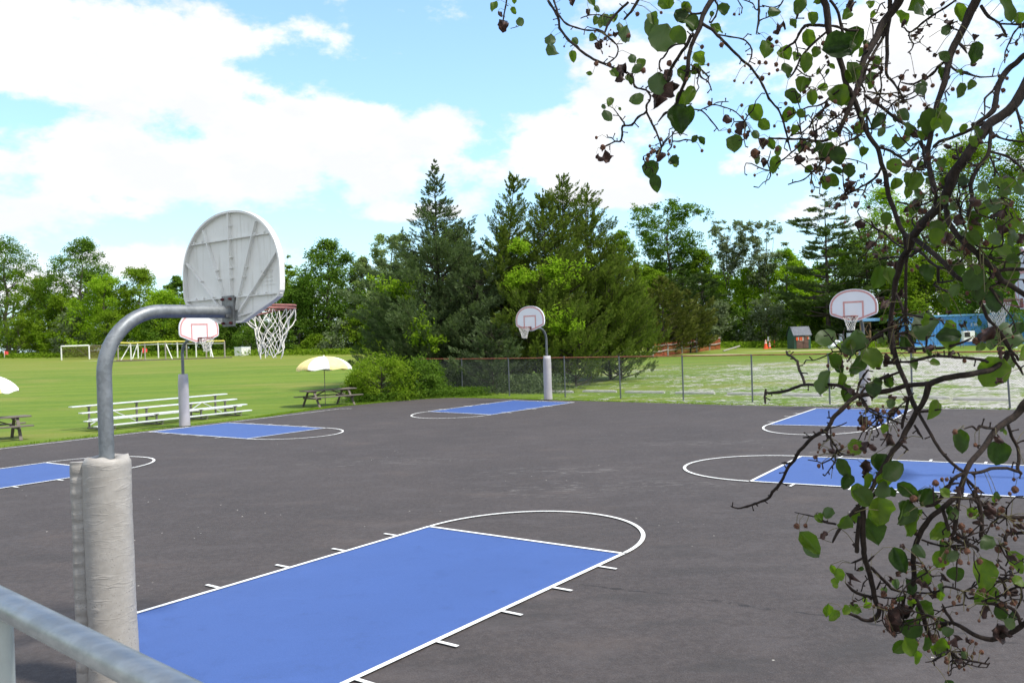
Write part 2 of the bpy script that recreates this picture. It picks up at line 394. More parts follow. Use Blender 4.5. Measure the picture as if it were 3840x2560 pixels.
def mat_galv(name='galvanised_steel', col=(.19, .205, .22), rust=True, spangle=1.0):
    t = NT(name); p = t.pos(False)
    v = t.vor(p, 42).outputs['Color']; sb = t.new('ShaderNodeRGBToBW'); t.L.new(v, sb.inputs[0])
    n = t.noise(p, 7, 6, .65); drip = t.noise(t.mapping(p, (9, 9, .8)), 2.2, 5, .7)
    c = t.mix(t.ramp(sb.outputs[0], .2, .8), tuple(k * (1 - .10 * spangle) for k in col), tuple(k * (1 + .10 * spangle) for k in col))
    c = t.mix(t.ramp(n, .45, .7, 0, .6), c, tuple(k * 1.45 for k in col))
    c = t.mix(t.ramp(drip, .56, .72, 0, .5), c, tuple(k * .55 for k in col))
    if rust: c = t.mix(t.ramp(t.noise(p, 5.3, 6, .7), .64, .76, 0, .7), c, (.16, .075, .035))
    t.bsdf(c, t.ramp(n, .3, .7, .42, .62), .55, t.bump(t.math('ADD', n, sb.outputs[0]), .12, .003), .5); return t.m
def mat_vinyl():
    t = NT('grey_vinyl_pad'); p = t.pos(False)
    wr = t.noise(t.mapping(p, (1.3, 1.3, 6.5), rot=(.35, .2, 0)), 1.9, 2, .5, 1.0); wr2 = t.noise(t.mapping(p, (2, 2, 9), rot=(-.3, .1, 0)), 2.6, 2, .5, .6)
    dirt = t.noise(p, 9, 7, .75); dsp = t.noise(p, 70, 3, .6)
    sx = t.new('ShaderNodeSeparateXYZ'); t.L.new(p, sx.inputs[0])
    c = t.mix(t.ramp(dirt, .35, .7), (.31, .288, .262), (.375, .352, .325))
    low = t.ramp(sx.outputs[2], 1.35, .5, .15, 1.0)
    c = t.mix(t.math('MULTIPLY', t.math('MULTIPLY', t.ramp(dsp, .57, .65), t.ramp(dirt, .46, .58)), t.math('MULTIPLY', low, .75)), c, (.10, .09, .08))
    c = t.mix(t.ramp(t.noise(t.mapping(p, (6, 6, 1)), 2, 5, .7), .55, .75, 0, .3), c, (.31, .28, .24))
    ridge = t.math('ABSOLUTE', t.math('SUBTRACT', wr, .5)); ridge = t.ramp(ridge, 0, .05, 1, 0)
    r2 = t.ramp(t.math('ABSOLUTE', t.math('SUBTRACT', wr2, .5)), 0, .035, 1, 0)
    h = t.math('ADD', t.math('MULTIPLY', ridge, t.ramp(wr2, .45, .6)), t.math('MULTIPLY', t.math('MULTIPLY', r2, .5), t.ramp(wr, .45, .6)))
    t.bsdf(c, .55, 0, t.bump(t.math('ADD', h, t.math('MULTIPLY', wr, .3)), .28, .006), .45); return t.m
def mat_board():
    t = NT('aged_white_board'); p = t.pos(False)
    n = t.noise(p, 2.2, 5, .6); st = t.noise(t.mapping(p, (10, 10, .7)), 2.0, 6, .7); sp = t.noise(p, 38, 4, .6)
    c = t.mix(t.ramp(n, .3, .7), (.70, .69, .67), (.78, .775, .755))
    c = t.mix(t.ramp(st, .52, .74, 0, .55), c, (.46, .44, .38))
    c = t.mix(t.ramp(sp, .70, .76, 0, .5), c, (.2, .17, .13))
    t.bsdf(c, .45, 0, t.bump(n, .05, .004), .5); return t.m
def mat_wood(name, a, b, scale=5):
    t = NT(name); p = t.pos(False)
    n = t.noise(t.mapping(p, (1.2, 14, 14)), scale, 6, .7, .3); n2 = t.noise(p, 2.2, 4, .6)
    c = t.mix(t.ramp(n, .32, .68), a, b); c = t.mix(t.ramp(n2, .5, .75, 0, .5), c, tuple(k * .6 for k in a))
    t.bsdf(c, .85, 0, t.bump(n, .5, .006), .25); return t.m
def mat_panel(name, col, col2, freq, axis=0):
    """painted corrugated steel"""
    t = NT(name); p = t.pos(False)
    n = t.noise(p, .5, 5, .6); st = t.noise(t.mapping(p, (2.4, 2.4, .15)), 1.2, 5, .65)
    c = t.mix(t.ramp(n, .38, .62), col, col2); c = t.mix(t.ramp(st, .55, .75, 0, .3), c, tuple(k * .6 for k in col))
    c = t.mix(t.ramp(t.noise(p, 6, 5, .7), .68, .78, 0, .6), c, (.14, .07, .04))
    t.bsdf(c, .5, .0, t.bump(n, .05, .01), .5); return t.m

M = {}
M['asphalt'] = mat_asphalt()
M['blue'] = mat_paint('blue_court_paint', (.042, .088, .262), (.022, .032, .075), .75)
M['white_line'] = mat_paint('white_line_paint', (.74, .74, .71), (.28, .27, .25), .85)
M['lawn'] = mat_ground()
M['galv'] = mat_galv()
M['galv_dark'] = mat_galv('weathered_steel', (.145, .155, .17), False)
M['galv_light'] = mat_galv('railing_steel', (.19, .205, .215), True, 0.0); t = NT('streaked_pipe'); p = t.mapping(t.pos(False), (1.2, 26, 26), rot=(0, 0, math.radians(36.4)))
n = t.noise(p, 1.6, 5, .65); n2 = t.noise(t.pos(False), 22, 5, .7); n3 = t.noise(t.pos(False), 7, 5, .7)
c = t.mix(t.ramp(n, .35, .68), (.27, .29, .305), (.36, .38, .395)); c = t.mix(t.ramp(n2, .52, .72, 0, .35), c, (.22, .23, .24)); c = t.mix(t.ramp(n3, .62, .74, 0, .35), c, (.26, .22, .18))
t.bsdf(c, t.ramp(n2, .3, .7, .32, .5), .8, t.bump(n2, .12, .002), .5); M['rail_pipe'] = t.m
M['rail_post'] = simple('grey_painted_post', (.30, .325, .32), .55, .1, .1, 9, .1)
M['vinyl'] = mat_vinyl()
M['vinyl_plain'] = simple('pale_grey_vinyl', (.37, .355, .37), .6, 0, .08, 3, .3)
M['board'] = mat_board()
M['board_front'] = simple('white_backboard', (.78, .78, .82), .4, 0, .03, 2, .03)
M['board_red'] = simple('faded_red_paint', (.62, .30, .28), .5, 0, .12, 12, .05)
M['rim_red'] = simple('weathered_red_rim', (.27, .10, .088), .6, 0, .3, 20, .2)
M['bolt'] = simple('rusty_bolt', (.14, .03, .03), .6, .2, .3, 30, .2)
M['net'] = simple('white_nylon_net', (.74, .72, .66), .8, 0, .15, 60, .2)
M['plate'] = simple('grey_mounting_plate', (.20, .20, .20), .5, .4, .25, 16, .2)
M['alu'] = simple('aluminium_plank', (.70, .72, .73), .4, .35, .06, 4, .05)
M['steel_brown'] = simple('weathered_steel_leg', (.20, .18, .15), .6, .3, .3, 9, .2)
M['oldwood'] = mat_wood('weathered_grey_brown_wood', (.105, .088, .074), (.19, .165, .145))
M['railwood'] = mat_wood('silvered_split_rail', (.24, .215, .19), (.40, .37, .34))
M['newwood'] = mat_wood('tan_lumber', (.28, .175, .10), (.40, .27, .16))
M['canvas_white'] = simple('white_canvas', (.80, .80, .78), .85, 0, .04, 5, .1)
M['canvas_yellow'] = simple('pale_yellow_canvas', (.74, .60, .26), .85, 0, .1, 5, .1)
M['white_paint'] = simple('white_painted_metal', (.74, .74, .72), .5, 0, .1, 6, .1)
M['yellow_paint'] = simple('yellow_painted_pipe', (.72, .62, .12), .5, 0, .12, 6, .1)
M['flag_red'] = simple('red_flag_cloth', (.80, .07, .07), .7, 0, .08, 6, .1)
M['orange'] = simple('orange_cone_plastic', (.80, .095, .02), .5, 0, .1, 12, .1)
M['orange_net'] = simple('orange_safety_net', (.30, .065, .025), .8, 0, .3, 3, .2)
M['shed_green'] = simple('dark_green_siding', (.022, .075, .05), .6, 0, .2, 3, .2)
M['shed_brown'] = simple('brown_shed_door', (.13, .065, .05), .65, 0, .25, 5, .2)
M['shed_roof'] = simple('dark_metal_roof', (.055, .065, .085), .45, .3, .2, 4, .1)
M['poster'] = simple('orange_poster', (.62, .10, .03), .7, 0, .1, 5, 0)
M['white_plastic'] = simple('white_plastic', (.72, .78, .86), .45, 0, .06, 8, .05)
M['black'] = simple('black_and_inner_shade', (.015, .014, .014), .8, 0, .2, 5, .1)
M['blue_container'] = mat_panel('blue_container_steel', (.045, .21, .55), (.09, .28, .58), 1)
M['blue_fascia'] = simple('light_blue_fascia', (.15, .36, .62), .6, 0, .08, 3, .05)
M['concrete'] = simple('concrete', (.42, .41, .38), .85, 0, .15, 6, .4)
M['leaf_dec'] = mat_leaf('summer_leaves', (.095, .165, .012), (.205, .290, .030), .45)
M['leaf_dark'] = mat_leaf('dark_summer_leaves', (.058, .122, .016), (.135, .215, .034), .40)
M['leaf_pale'] = mat_leaf('pale_summer_leaves', (.17, .235, .08), (.30, .36, .17), .42)
M['leaf_lime'] = mat_leaf('lime_leaves', (.165, .280, .014), (.27, .39, .035), .48)
M['leaf_grey'] = mat_leaf('grey_green_leaves', (.11, .15, .07), (.21, .25, .145), .3)
M['needle_grey'] = mat_leaf('grey_green_cedar', (.055, .088, .034), (.165, .215, .105), .25)
M['needle_olive'] = mat_leaf('olive_cedar', (.056, .094, .015), (.155, .200, .038), .3)
M['needle_brown'] = mat_leaf('bronzed_juniper', (.060, .080, .016), (.145, .155, .040), .2)
M['needle_pine'] = mat_leaf('pine_needles', (.046, .082, .024), (.115, .165, .052), .2)
M['bark'] = mat_bark('grey_bark', (.055, .045, .035), (.14, .12, .095), 6)
M['bark_dark'] = mat_bark('dark_bark', (.03, .024, .02), (.075, .06, .048), 6)

# ------------------------------------------------------------------ ground
def gz(x, y):
    y0 = max(24.0, 41.5 - .6 * max(x, 0.0)); s = .0265 - .00038 * min(max(x, 0.0), 30) - .00004 * max(min(x, 0.0), -80)
    d = y - y0
    return s * (.5 * (d + math.sqrt(d * d + 9)) if d > -20 else 0.0) * (1.0 if d > -20 else 0)
def _gz0(x, y):
    v = gz(x, y)
    return max(0.0, v - .04)
gz_ = _gz0
def hit(px, py):
    """point of the ground seen at a photo pixel"""
    r = ray(px, py); d = 3.0; st = .25
    while d < 400:
        if H + r.z * d <= gz_(r.x * d, d): break
        d += st
    lo, hi = d - st, d
    for _ in range(20):
        m = (lo + hi) / 2
        if H + r.z * m <= gz_(r.x * m, m): hi = m
        else: lo = m
    return Vector((r.x * hi, hi, gz_(r.x * hi, hi)))
def gp(x, y, dz=0.0): return Vector((x, y, gz_(x, y) + dz))

xs = np.concatenate([np.linspace(-900, -130, 12), np.linspace(-120, 120, 110), np.linspace(130, 900, 12)])
ys = np.concatenate([np.linspace(-300, -20, 8), np.linspace(-10, 170, 130), np.linspace(180, 1500, 14)])
GX, GY = np.meshgrid(xs, ys)
def gz_np(X, Y):
    y0 = np.maximum(24.0, 41.5 - .6 * np.maximum(X, 0)); s = .0265 - .00038 * np.clip(X, 0, 30) + .00004 * np.clip(-X, 0, 80) * 1.0
    d = Y - y0
    return np.maximum(0, s * .5 * (d + np.sqrt(d * d + 9)) * (d > -20) - .04)
GZ = gz_np(GX, np.minimum(GY, 150))
V = np.stack([GX, GY, GZ], -1).reshape(-1, 3)
ny, nx = GX.shape
ii = (np.arange(ny - 1)[:, None] * nx + np.arange(nx - 1)[None]).ravel()
Q = np.stack([ii, ii + 1, ii + nx + 1, ii + nx], -1)
tag(np_mesh('lawn', V, Q, M['lawn'], smooth=True), kind='structure')

rnd = random.Random(7)
edge = [(-30, 1.9), (-22, 13.5), (-14.65, 24.13), (-9.3, 31.87), (-8.15, 34.6), (-7.1, 36.4), (-5.3, 38.3), (-3.96, 39.3), (-2.76, 39.35), (-1.04, 38.1), (0.93, 36.3), (3.93, 33.7), (7.7, 30.3), (15.05, 25.15), (30, 13), (30, -6), (-30, -6)]
poly = []
for i, a in enumerate(edge):
    b = edge[(i + 1) % len(edge)]
    L_ = math.dist(a, b); n = max(1, int(L_ / .35)) if 0 < i < 14 else 1
    for k in range(n):
        t = k / n; j = .035 if 0 < i < 14 else 0
        poly.append((a[0] + (b[0] - a[0]) * t + rnd.uniform(-j, j), a[1] + (b[1] - a[1]) * t + rnd.uniform(-j, j)))
# the sheet follows a fan from the centre so every face stays flat
mb = MB(); mb.add([(p[0], p[1], .012) for p in poly] + [(2, 12, .012)], [(i, (i + 1) % len(poly), len(poly)) for i in range(len(poly))])
mb.add([(p[0], p[1], .012) for p in poly] + [(p[0], p[1], -.15) for p in poly], [(i, i + len(poly), (i + 1) % len(poly) + len(poly), (i + 1) % len(poly)) for i in range(len(poly))])
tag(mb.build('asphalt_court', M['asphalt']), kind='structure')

# ------------------------------------------------------------------ painted keys
KEYS = {  # origin x,y | half-width vector | length vector | arc depth ratio
 'A': ([-3.2461, 6.4633, -1.2382, 0.9161, 3.2393, 4.4642, 0.318], .087, [5.9, 4.15, 7.41, 10.63, 13.65, 16.85][1:], 1),
 'B': ([-12.789, 15.42, -1.2725, 0.9002, 2.7747, 4.0381, 0.3215], 0, [4.2, 7.4, 10.6, 14.0], 1),
 'C': ([-10.9285, 28.5764, 0.8684, 1.2167, 4.1191, -3.1143, 0.342], 0, [4.3, 8.1, 11.2, 14.7], 1),
 'D': ([1.1833, 35.0178, 1.2245, -1.1423, -3.2019, -4.4235, 0.3437], 0, [6.8, 10.6, 16.0], 2),
 'E': ([11.0807, 27.027, 1.2105, -0.7371, -2.8873, -4.3738, 0.3978], 0, [6.66, 10.45, 16.42], 1),
 'F': ([9.4443, 13.1624, -0.8958, -1.3545, -4.5292, 2.7806, 0.3173], 0, [3.9, 7.27, 10.55, 13.1, 16.37], 1),
}
PW = .055
blue = MB(); lines = MB()
def strip(mb, pts, w, z, closed=False):
    pts = [Vector((p[0], p[1])) for p in pts]; n = len(pts); vs = []
    for i in range(n):
        a = pts[max(i - 1, 0)]; b = pts[min(i + 1, n - 1)]; t = (b - a).normalized(); q = Vector((-t.y, t.x)) * w / 2
        vs += [(pts[i].x + q.x, pts[i].y + q.y, z), (pts[i].x - q.x, pts[i].y - q.y, z)]
    mb.add(vs, [(2 * i, 2 * i + 1, 2 * i + 3, 2 * i + 2) for i in range(n - 1)])
for k, (q, v0, ticks, tk) in KEYS.items():
    o = Vector(q[:2]); u = Vector(q[2:4]); v = Vector(q[4:6]); a_ = q[6]
    P = lambda uu, vv: o + u * uu + v * vv
    blue.add([(p.x, p.y, .020) for p in (P(-1, v0), P(1, v0), P(1, 1), P(-1, 1))], [(0, 1, 2, 3)])
    un = u.length; vn = v.length
    strip(lines, [P(-1, v0), P(-1, 1)] , PW, .028)
    strip(lines, [P(1, v0), P(1, 1)], PW, .028)
    e = PW / 2 / un
    strip(lines, [P(-1 + e, 1), P(1 - e, 1)], PW, .028)
    strip(lines, [P(-1 + e, v0), P(1 - e, v0)], PW, .028)
    strip(lines, [P(math.sin(t), 1 + PW / 2 / vn + a_ * math.cos(t)) for t in np.linspace(-math.pi / 2, math.pi / 2, 60)], PW, .028)
    for t in ticks:
        t /= 19
        for sgn in (-1, 1):
            i0, i1 = (1 + e, 1.165) if tk == 1 else (.86, 1.15)
            if tk == 2:
                strip(lines, [P(sgn * .86, t), P(sgn * (1 - e), t)], PW * .9, .028)
            strip(lines, [P(sgn * (1 + e), t), P(sgn * i1, t)], PW * .78, .028)
strip(lines, [(-30, .3), (-14.40, 23.71), (-10.99, 28.60)], PW, .028)
strip(lines, [(-9.95, 30.05), (-7.11, 34.6)], PW, .028)
strip(lines, [(-7.10, 34.62), (-6.6, 34.45)], PW, .028)
tag(blue.build('blue_court_paint', M['blue']), kind='structure')
tag(lines.build('court_lines', M['white_line']), kind='structure')

# raised walk the photograph is taken from
mb = MB(); mb.box((0, -1.6, .55), (60, 6.9, 1.15)); tag(mb.build('raised_walk', M['concrete']), kind='structure')

# ------------------------------------------------------------------ handrail
hr = empty('handrail', (-.823, 1.362, 1.125), 0, 'galvanised pipe handrail close to the viewer with pitted blotchy top rail', 'handrail')
D_ = Vector((.38, -.28, -.034)); base = Vector(hr.location)
top = Vector((-.828, 1.362, 2.184))
mb = MB(); pts = [top + D_ * t - base for t in (-3.2, -1.5, 0, .5, 1, 1.5, 2.0, 2.6)]
mb.tube(pts, .0223, 24); mb.build('top_rail', M['rail_pipe'], hr)
for t in (-0.035, -2.9, 2.55):
    mb = MB(); p = top + D_ * t - base; mb.tube([(p.x, p.y, 0), (p.x, p.y, p.z - .010)], .0180, 18); mb.tube([(p.x, p.y, 0), (p.x, p.y, .012)], .05, 16)
    mb.build('post', M['rail_post'], hr)

# ------------------------------------------------------------------ basketball hoops
FX = Matrix(((0, 0, 1, 0), (1, 0, 0, 0), (0, 1, 0, 0), (0, 0, 0, 1)))
def fan_outline(W, Hh, n=22, inset=0.0):
    w = W / 2; k = Hh / 1.02
    half = [(.16, 0), (w * .86, .175 * k), (w * .95, .205 * k), (w * .99, .26 * k), (w, .33 * k), (w, .46 * k)]
    for i in range(1, n + 1):
        t = math.pi / 2 * i / n; half.append((w * math.cos(t) ** .93 if i < n else 0, (.46 + .56 * math.sin(t) ** 1.0) * k))
    pts = half + [(-x, y) for x, y in half[-2::-1]]
    if inset:
        out = []; m = len(pts)
        for i in range(m):
            a = Vector(pts[i - 1]); b = Vector(pts[(i + 1) % m]); t = (b - a).normalized(); nrm = Vector((-t.y, t.x)); out.append((pts[i][0] + nrm.x * inset, pts[i][1] + nrm.y * inset))
        return out
    return pts
def net_mesh(seed, drop=.44, r0=.2286, rb=.10, messy=.0, rad=.0045, sides=5):
    R = random.Random(seed); rows = 6; n = 12; mb = MB(); nodes = {}
    zs = [0, -.115, -.19, -.255, -.315, -.375, -.44]; rs = [r0, .19, .157, .133, .115, .105, .102]
    for k in range(rows + 1):
        for i in range(n):
            a = 2 * math.pi * (i + (.5 if k % 2 else 0)) / n + R.uniform(-1, 1) * messy * 1.2
            rr = rs[k] * (1 + R.uniform(-1, 1) * messy * (1.6 if k else 0)); z = zs[k] * drop / .44 * (1 + R.uniform(-1, 1) * messy * (.6 if k else 0))
            nodes[k, i] = Vector((rr * math.cos(a), rr * math.sin(a), z))
    for k in range(rows):
        for i in range(n):
            j = (i + (0 if k % 2 == 0 else 1)) % n
            for q in (j, (j - 1) % n):
                a = nodes[k, i]; b = nodes[k + 1, q]; m = (a + b) / 2 * 1.0
                m = Vector((m.x * (1 + R.uniform(-.02, .05)), m.y * (1 + R.uniform(-.02, .05)), m.z - .006))
                if k == rows - 1 and R.random() < .12: continue
                mb.tube([a, m, b], rad * R.uniform(.85, 1.2), sides, caps=False)
            if k: mb.tube([nodes[k, i] + Vector((0, 0, .009)), nodes[k, i] - Vector((0, 0, .009))], rad * 1.8, sides)
    return mb
def hoop(loc, deg, arm, rimz, label, padh=1.8, pipe=.05, detail=False, W=1.48, Hb=1.02, mess=.05, seed=1):
    g = 'basketball hoops round the court'
    r = empty('basketball_hoop', (loc[0], loc[1], .012), math.radians(deg), label, 'basketball hoop', g)
    bx = arm - .385; zb = rimz - .155; za = zb + .10; rb = .50
    mb = MB(); path = [(0, 0, 0), (0, 0, .6), (0, 0, 1.2), (0, 0, za - rb)] + [(rb - rb * math.cos(t), 0, za - rb + rb * math.sin(t)) for t in np.linspace(.12, math.pi / 2, 14)] + [(bx - .075, 0, za)]
    mb.tube(path, pipe, 28 if detail else 14); pole = mb.build('pole', M['galv'] if detail else M['galv_dark'], r)
    # pad
    mb = MB(); n = 64 if detail else 26; rows = 90 if detail else 12; R = random.Random(seed * 5 + 1); vs = []
    ph = [R.uniform(0, 6) for _ in range(8)]
    for j in range(rows + 1):
        z = .03 + (padh - .03) * j / rows
        for i in range(n):
            a = 2 * math.pi * i / n
            w = .0028 * math.sin(3 * a + ph[0] + z * 3) + .002 * math.sin(5 * a - z * 6 + ph[1]) * math.sin(z * 4 + ph[2])
            if detail: w += .0009 * math.sin(z * 46 + 3 * math.sin(a * 2 + ph[3]) + 4 * math.sin(z * 3.1 + a)) * max(0, math.sin(a * 1.5 + ph[4] + z * 2)) + .0005 * math.sin(z * 83 - a * 5 + ph[5])
            rr = .172 + w + (.012 * (1 - z / .5) if z < .5 else 0)
            if j >= rows - 1: rr -= .010 * (j - rows + 2)
            zz = z + (.010 * math.sin(a * 2 + ph[6]) + .007 * math.sin(a * 5 + ph[7]) if j == rows and detail else 0)
            vs.append((rr * math.cos(a), rr * math.sin(a), zz))
    for q, rr in enumerate((.125, pipe + .012, pipe + .006)):
        for i in range(n):
            a = 2 * math.pi * i / n; vs.append((rr * math.cos(a), rr * math.sin(a), padh - .004 + .012 * math.sin(a * 3 + ph[1]) * (detail) - (.16 if q == 2 else 0)))
    rows2 = rows + 3
    mb.add(vs, [(j * n + i, j * n + (i + 1) % n, (j + 1) * n + (i + 1) % n, (j + 1) * n + i) for j in range(rows2) for i in range(n)], 0, True)
    pad = mb.build('pole_pad', M['vinyl'] if detail else M['vinyl_plain'], r)
    if detail:   # overlapping closure flap running down the pad, on the side away from the court
        mb = MB(); rr = random.Random(3); rows = 120; vs = []
        a0 = math.radians(180 - deg + 12)
        tx, ty = math.cos(a0), math.sin(a0)
        sx_, sy_ = -ty, tx
        for j in range(rows + 1):
            z = .02 + (padh - .045) * j / rows
            wv = .0018 * math.sin(z * 33 + 2 * math.sin(z * 5)) + .003 * math.sin(z * 71 + 1) + .0022 * rr.uniform(-1, 1)
            for (q, th_) in ((0.150, .040), (0.19, .040 + wv), (.235, .030 + wv * 1.4), (.262 + .003 * math.sin(z * 9), .012 + wv), (.262, -.012 + wv), (.20, -.03 + wv * .5), (.150, -.03)):
                vs.append((tx * q + sx_ * th_, ty * q + sy_ * th_, z))
        m = 7
        mb.add(vs, [(j * m + i, j * m + (i + 1) % m, (j + 1) * m + (i + 1) % m, (j + 1) * m + i) for j in range(rows) for i in range(m)], 0, True)
        mb.add(vs[-m:], [tuple(range(m))])
        mb.build('closure_flap', M['vinyl'], pad)
    # backboard
    T = Matrix.Translation((bx, 0, zb)) @ FX
    out = fan_outline(W, Hb)
    mb = MB(); mb.prism(out, -.012, 0, T)
    # rounded lip folded back round the edge
    m = len(out); inn = fan_outline(W, Hb, inset=.018)
    vs = [T @ Vector((p[0], p[1], -.0125)) for p in out] + [T @ Vector((p[0], p[1], -.052)) for p in out] + [T @ Vector((p[0], p[1], -.052)) for p in inn] + [T @ Vector((p[0], p[1], -.0125)) for p in inn]
    mb.add(vs, [(a * m + i, a * m + (i + 1) % m, ((a + 1) % 4) * m + (i + 1) % m, ((a + 1) % 4) * m + i) for a in range(3) for i in range(m)])
    bb = mb.build('backboard', M['board'] if detail else M['board_front'], r)
    # back ribs
    mb = MB(); k = Hb / 1.02; w2 = W / 2
    def rib(a, b, h=.034, w=.011, kn=()):
        A = T @ Vector((a[0] * W / 1.48, a[1] * k, -.012 - h / 2)); Bp = T @ Vector((b[0] * W / 1.48, b[1] * k, -.012 - h / 2))
        mb.bar(A, Bp, w, h, up=(1, 0, 0))
        for t in kn:
            c = A.lerp(Bp, t); mb.bar(c - Vector((0, .024, 0)), c + Vector((0, .024, 0)), .008, h * .8, up=(1, 0, 0))
    for s in (-1, 1):
        rib((s * .06, .12), (s * .40, .885), kn=(.38, .49)); rib((s * .12, .10), (s * .695, .60), kn=(.3, .62)); rib((s * .11, .06), (s * .40, .10), .03)
    rib((0, .2), (0, 1.0), kn=(.26, .38, .5, .86)); rib((-.62, .765), (.62, .765), .030, .009); rib((-.72, .235), (.72, .235), .030, .009)
    if detail:
        for s in (-1, 1):
            for y in (.38, .50):
                for z in ((.765, .235)):
                    c = T @ Vector((s * y, z * k + .012, -.045)); mb.box(c, (.02, .014, .014))
    mb.build('back_rib', M['board'] if detail else M['board_front'], bb)
    # painted border and shooter's square on the playing face
    o1 = fan_outline(W, Hb, inset=.024); o2 = fan_outline(W, Hb, inset=.080); mb = MB()
    vs = [T @ Vector((p[0], p[1], .003)) for p in o1] + [T @ Vector((p[0], p[1], .003)) for p in o2]
    mb.add(vs, [(i, (i + 1) % m, m + (i + 1) % m, m + i) for i in range(m)])
    for s in (-1, 1): mb.add([T @ Vector(p) for p in ((s * .265, .10, .0045), (s * .320, .10, .0045), (s * .320, .575, .0045), (s * .265, .575, .0045))], [(0, 1, 2, 3)])
    mb.add([T @ Vector(p) for p in ((-.320, .576, .0045), (.320, .576, .0045), (.320, .630, .0045), (-.320, .630, .0045))], [(0, 1, 2, 3)])
    mb.build('target_marking', M['board_red'], bb)
    text_mesh('porter', .034 if not detail else .036, T @ Matrix.Translation((.62 * W / 1.48 * -1 if False else .62, .245, .003)) @ Matrix.Rotation(math.pi, 4, 'Y') @ Matrix.Diagonal((1.3, .6, 1, 1)) if False else T @ Matrix.Translation((-.64, .243, .003)) @ Matrix.Diagonal((1.5, .8, 1, 1)), M['board_red'], bb, .001)
    if detail:
        TT = T @ Matrix.Translation((-.40, .41, -.0122)) @ Matrix.Rotation(math.pi, 4, 'Y')
        text_mesh('porter', .062, TT, M['board'], bb, .004)
        for q, wd in enumerate((.15, .15, .16)):
            mb = MB(); zz = .375 - .033 * q
            R2 = random.Random(q); x = -.40
            while x > -.40 - wd:
                l = R2.uniform(.008, .016); c = T @ Vector((x - l / 2, zz, -.0135)); mb.box(c, (.003, l, .011)); x -= l + .005
            mb.build('raised_lettering', M['board'], bb)
    # mounting plate + bolts
    mb = MB(); mb.box((bx - .064, 0, za + .005), (.022, .165, .27), bev=.004); mb.box((bx - .10, 0, za), (.05, .10, .10)); pl = mb.build('mounting_plate', M['plate'], r)
    for sy in (-1, 1):
        for sz in (-1, 1):
            mb = MB(); c = Vector((bx - .077, sy * .055, za + .005 + sz * .105)); mb.tube([c, c - Vector((.016, 0, 0))], .013, 6); mb.tube([c - Vector((.016, 0, 0)), c - Vector((.026, 0, 0))], .007, 8)
            mb.build('bolt', M['bolt'], pl)
    # rim
    mb = MB(); c = Vector((arm, 0, rimz)); R0 = .2286
    for dz, rr in ((0, .0095), (-.026, .007)):
        mb.tube([c + Vector((R0 * math.cos(a), R0 * math.sin(a), dz)) for a in np.linspace(0, 2 * math.pi, 41)], rr, 8, caps=False)
    mb.box((bx + .012, 0, rimz - .055), (.02, .16, .15)); mb.bar((bx + .01, 0, rimz - .004), (bx + .155, 0, rimz - .004), .13, .008)
    for s in (-1, 1): mb.tube([(bx + .02, s * .06, rimz - .12), (arm + .02, s * (R0 - .002), rimz - .024)], .0075, 8)
    rim = mb.build('rim', M['rim_red'], r)
    nm = net_mesh(seed, messy=mess, rad=.0040 if detail else .0050, sides=6 if detail else 4)
    for i, p in enumerate(nm.v): nm.v[i] = (p[0] + arm, p[1], p[2] + rimz - .02)
    nm.build('net', M['net'], r)
    return r
def text_mesh(txt, size, Mx, mat, parent, depth):
    cu = bpy.data.curves.new('lettering', 'FONT'); cu.body = txt; cu.size = size; cu.extrude = depth
    tmp = bpy.data.objects.new('lettering', cu); COL.objects.link(tmp)
    dg = bpy.context.evaluated_depsgraph_get(); me = bpy.data.meshes.new_from_object(tmp.evaluated_get(dg))
    bpy.data.objects.remove(tmp); bpy.data.curves.remove(cu)
    me.materials.clear(); me.materials.append(mat); me.transform(Mx)
    o = bpy.data.objects.new('lettering', me); COL.objects.link(o)
    if parent: o.parent = parent
    return o
hoop((-3.145, 6.53), 54.0, 1.585, 2.955, 'nearest hoop seen from behind, ribbed fan backboard on thick bent pole with creased dirty pad', 1.775, .055, True, 1.385, .985, .10, 3)
hoop((-11.26, 28.97), -36.5, 1.43, 3.0, 'hoop at the lawn edge in front of the bleachers, its net tangled', 1.79, .050, mess=.13, seed=5)
hoop((1.45, 35.87), -129, 1.48, 3.09, 'hoop in front of the dark cedars, pole bending over from the right', 1.86, .048, seed=8)
hoop((11.65, 28.16), -126, 1.52, 2.98, 'hoop behind the foreground twigs near the blue shelter, fan backboard facing the viewer', 1.86, .050, seed=11)
hoop((9.56, 13.51), 158, 1.62, 2.955, 'hoop at the right edge, only red rim and white net showing through leaves', 1.8, .055, W=1.30, seed=14)

# ------------------------------------------------------------------ chain link fence
fdir = Vector((1, -.911, 0)).normalized(); f0 = Vector((-.1, 39.5, 0))
fe = empty('chain_link_fence', (f0.x, f0.y, 0), 0, 'chain link fence with rusty top rail along the back of the court', 'fence')
def fpt(px):
    r = ray(px, 1500); y = 39.409 / (1 + .911 * r.x); return Vector((r.x * y, y, gz_(r.x * y, y)))
fposts = [fpt(p) for p in (1566, 1735, 1911, 2120, 2328, 2563, 2822, 3112, 3420, 3787)]
for k in range(1, 4): fposts.append(fposts[-1] + fdir * 2.8 * 1)
FH = 1.74
for i, p in enumerate(fposts):
    mb = MB(); q = p - f0; hgt = FH - .01 + (.03 if i == 3 else 0); lean = (-.01, .015, 0, .01, -.02, 0, .01, -.01, .02, -.07, 0, 0, 0)[i]
    mb.tube([(q.x, q.y, q.z - .1), (q.x + lean, q.y, q.z + hgt)], .030, 10); mb.tube([(q.x + lean, q.y, q.z + hgt - .03), (q.x + lean, q.y, q.z + hgt + .035)], .036, 10)
    mb.build('post', M['galv_dark'], fe)
mb = MB(); mb.tube([p - f0 + Vector((0, 0, FH - .0)) for p in fposts], .021, 8)
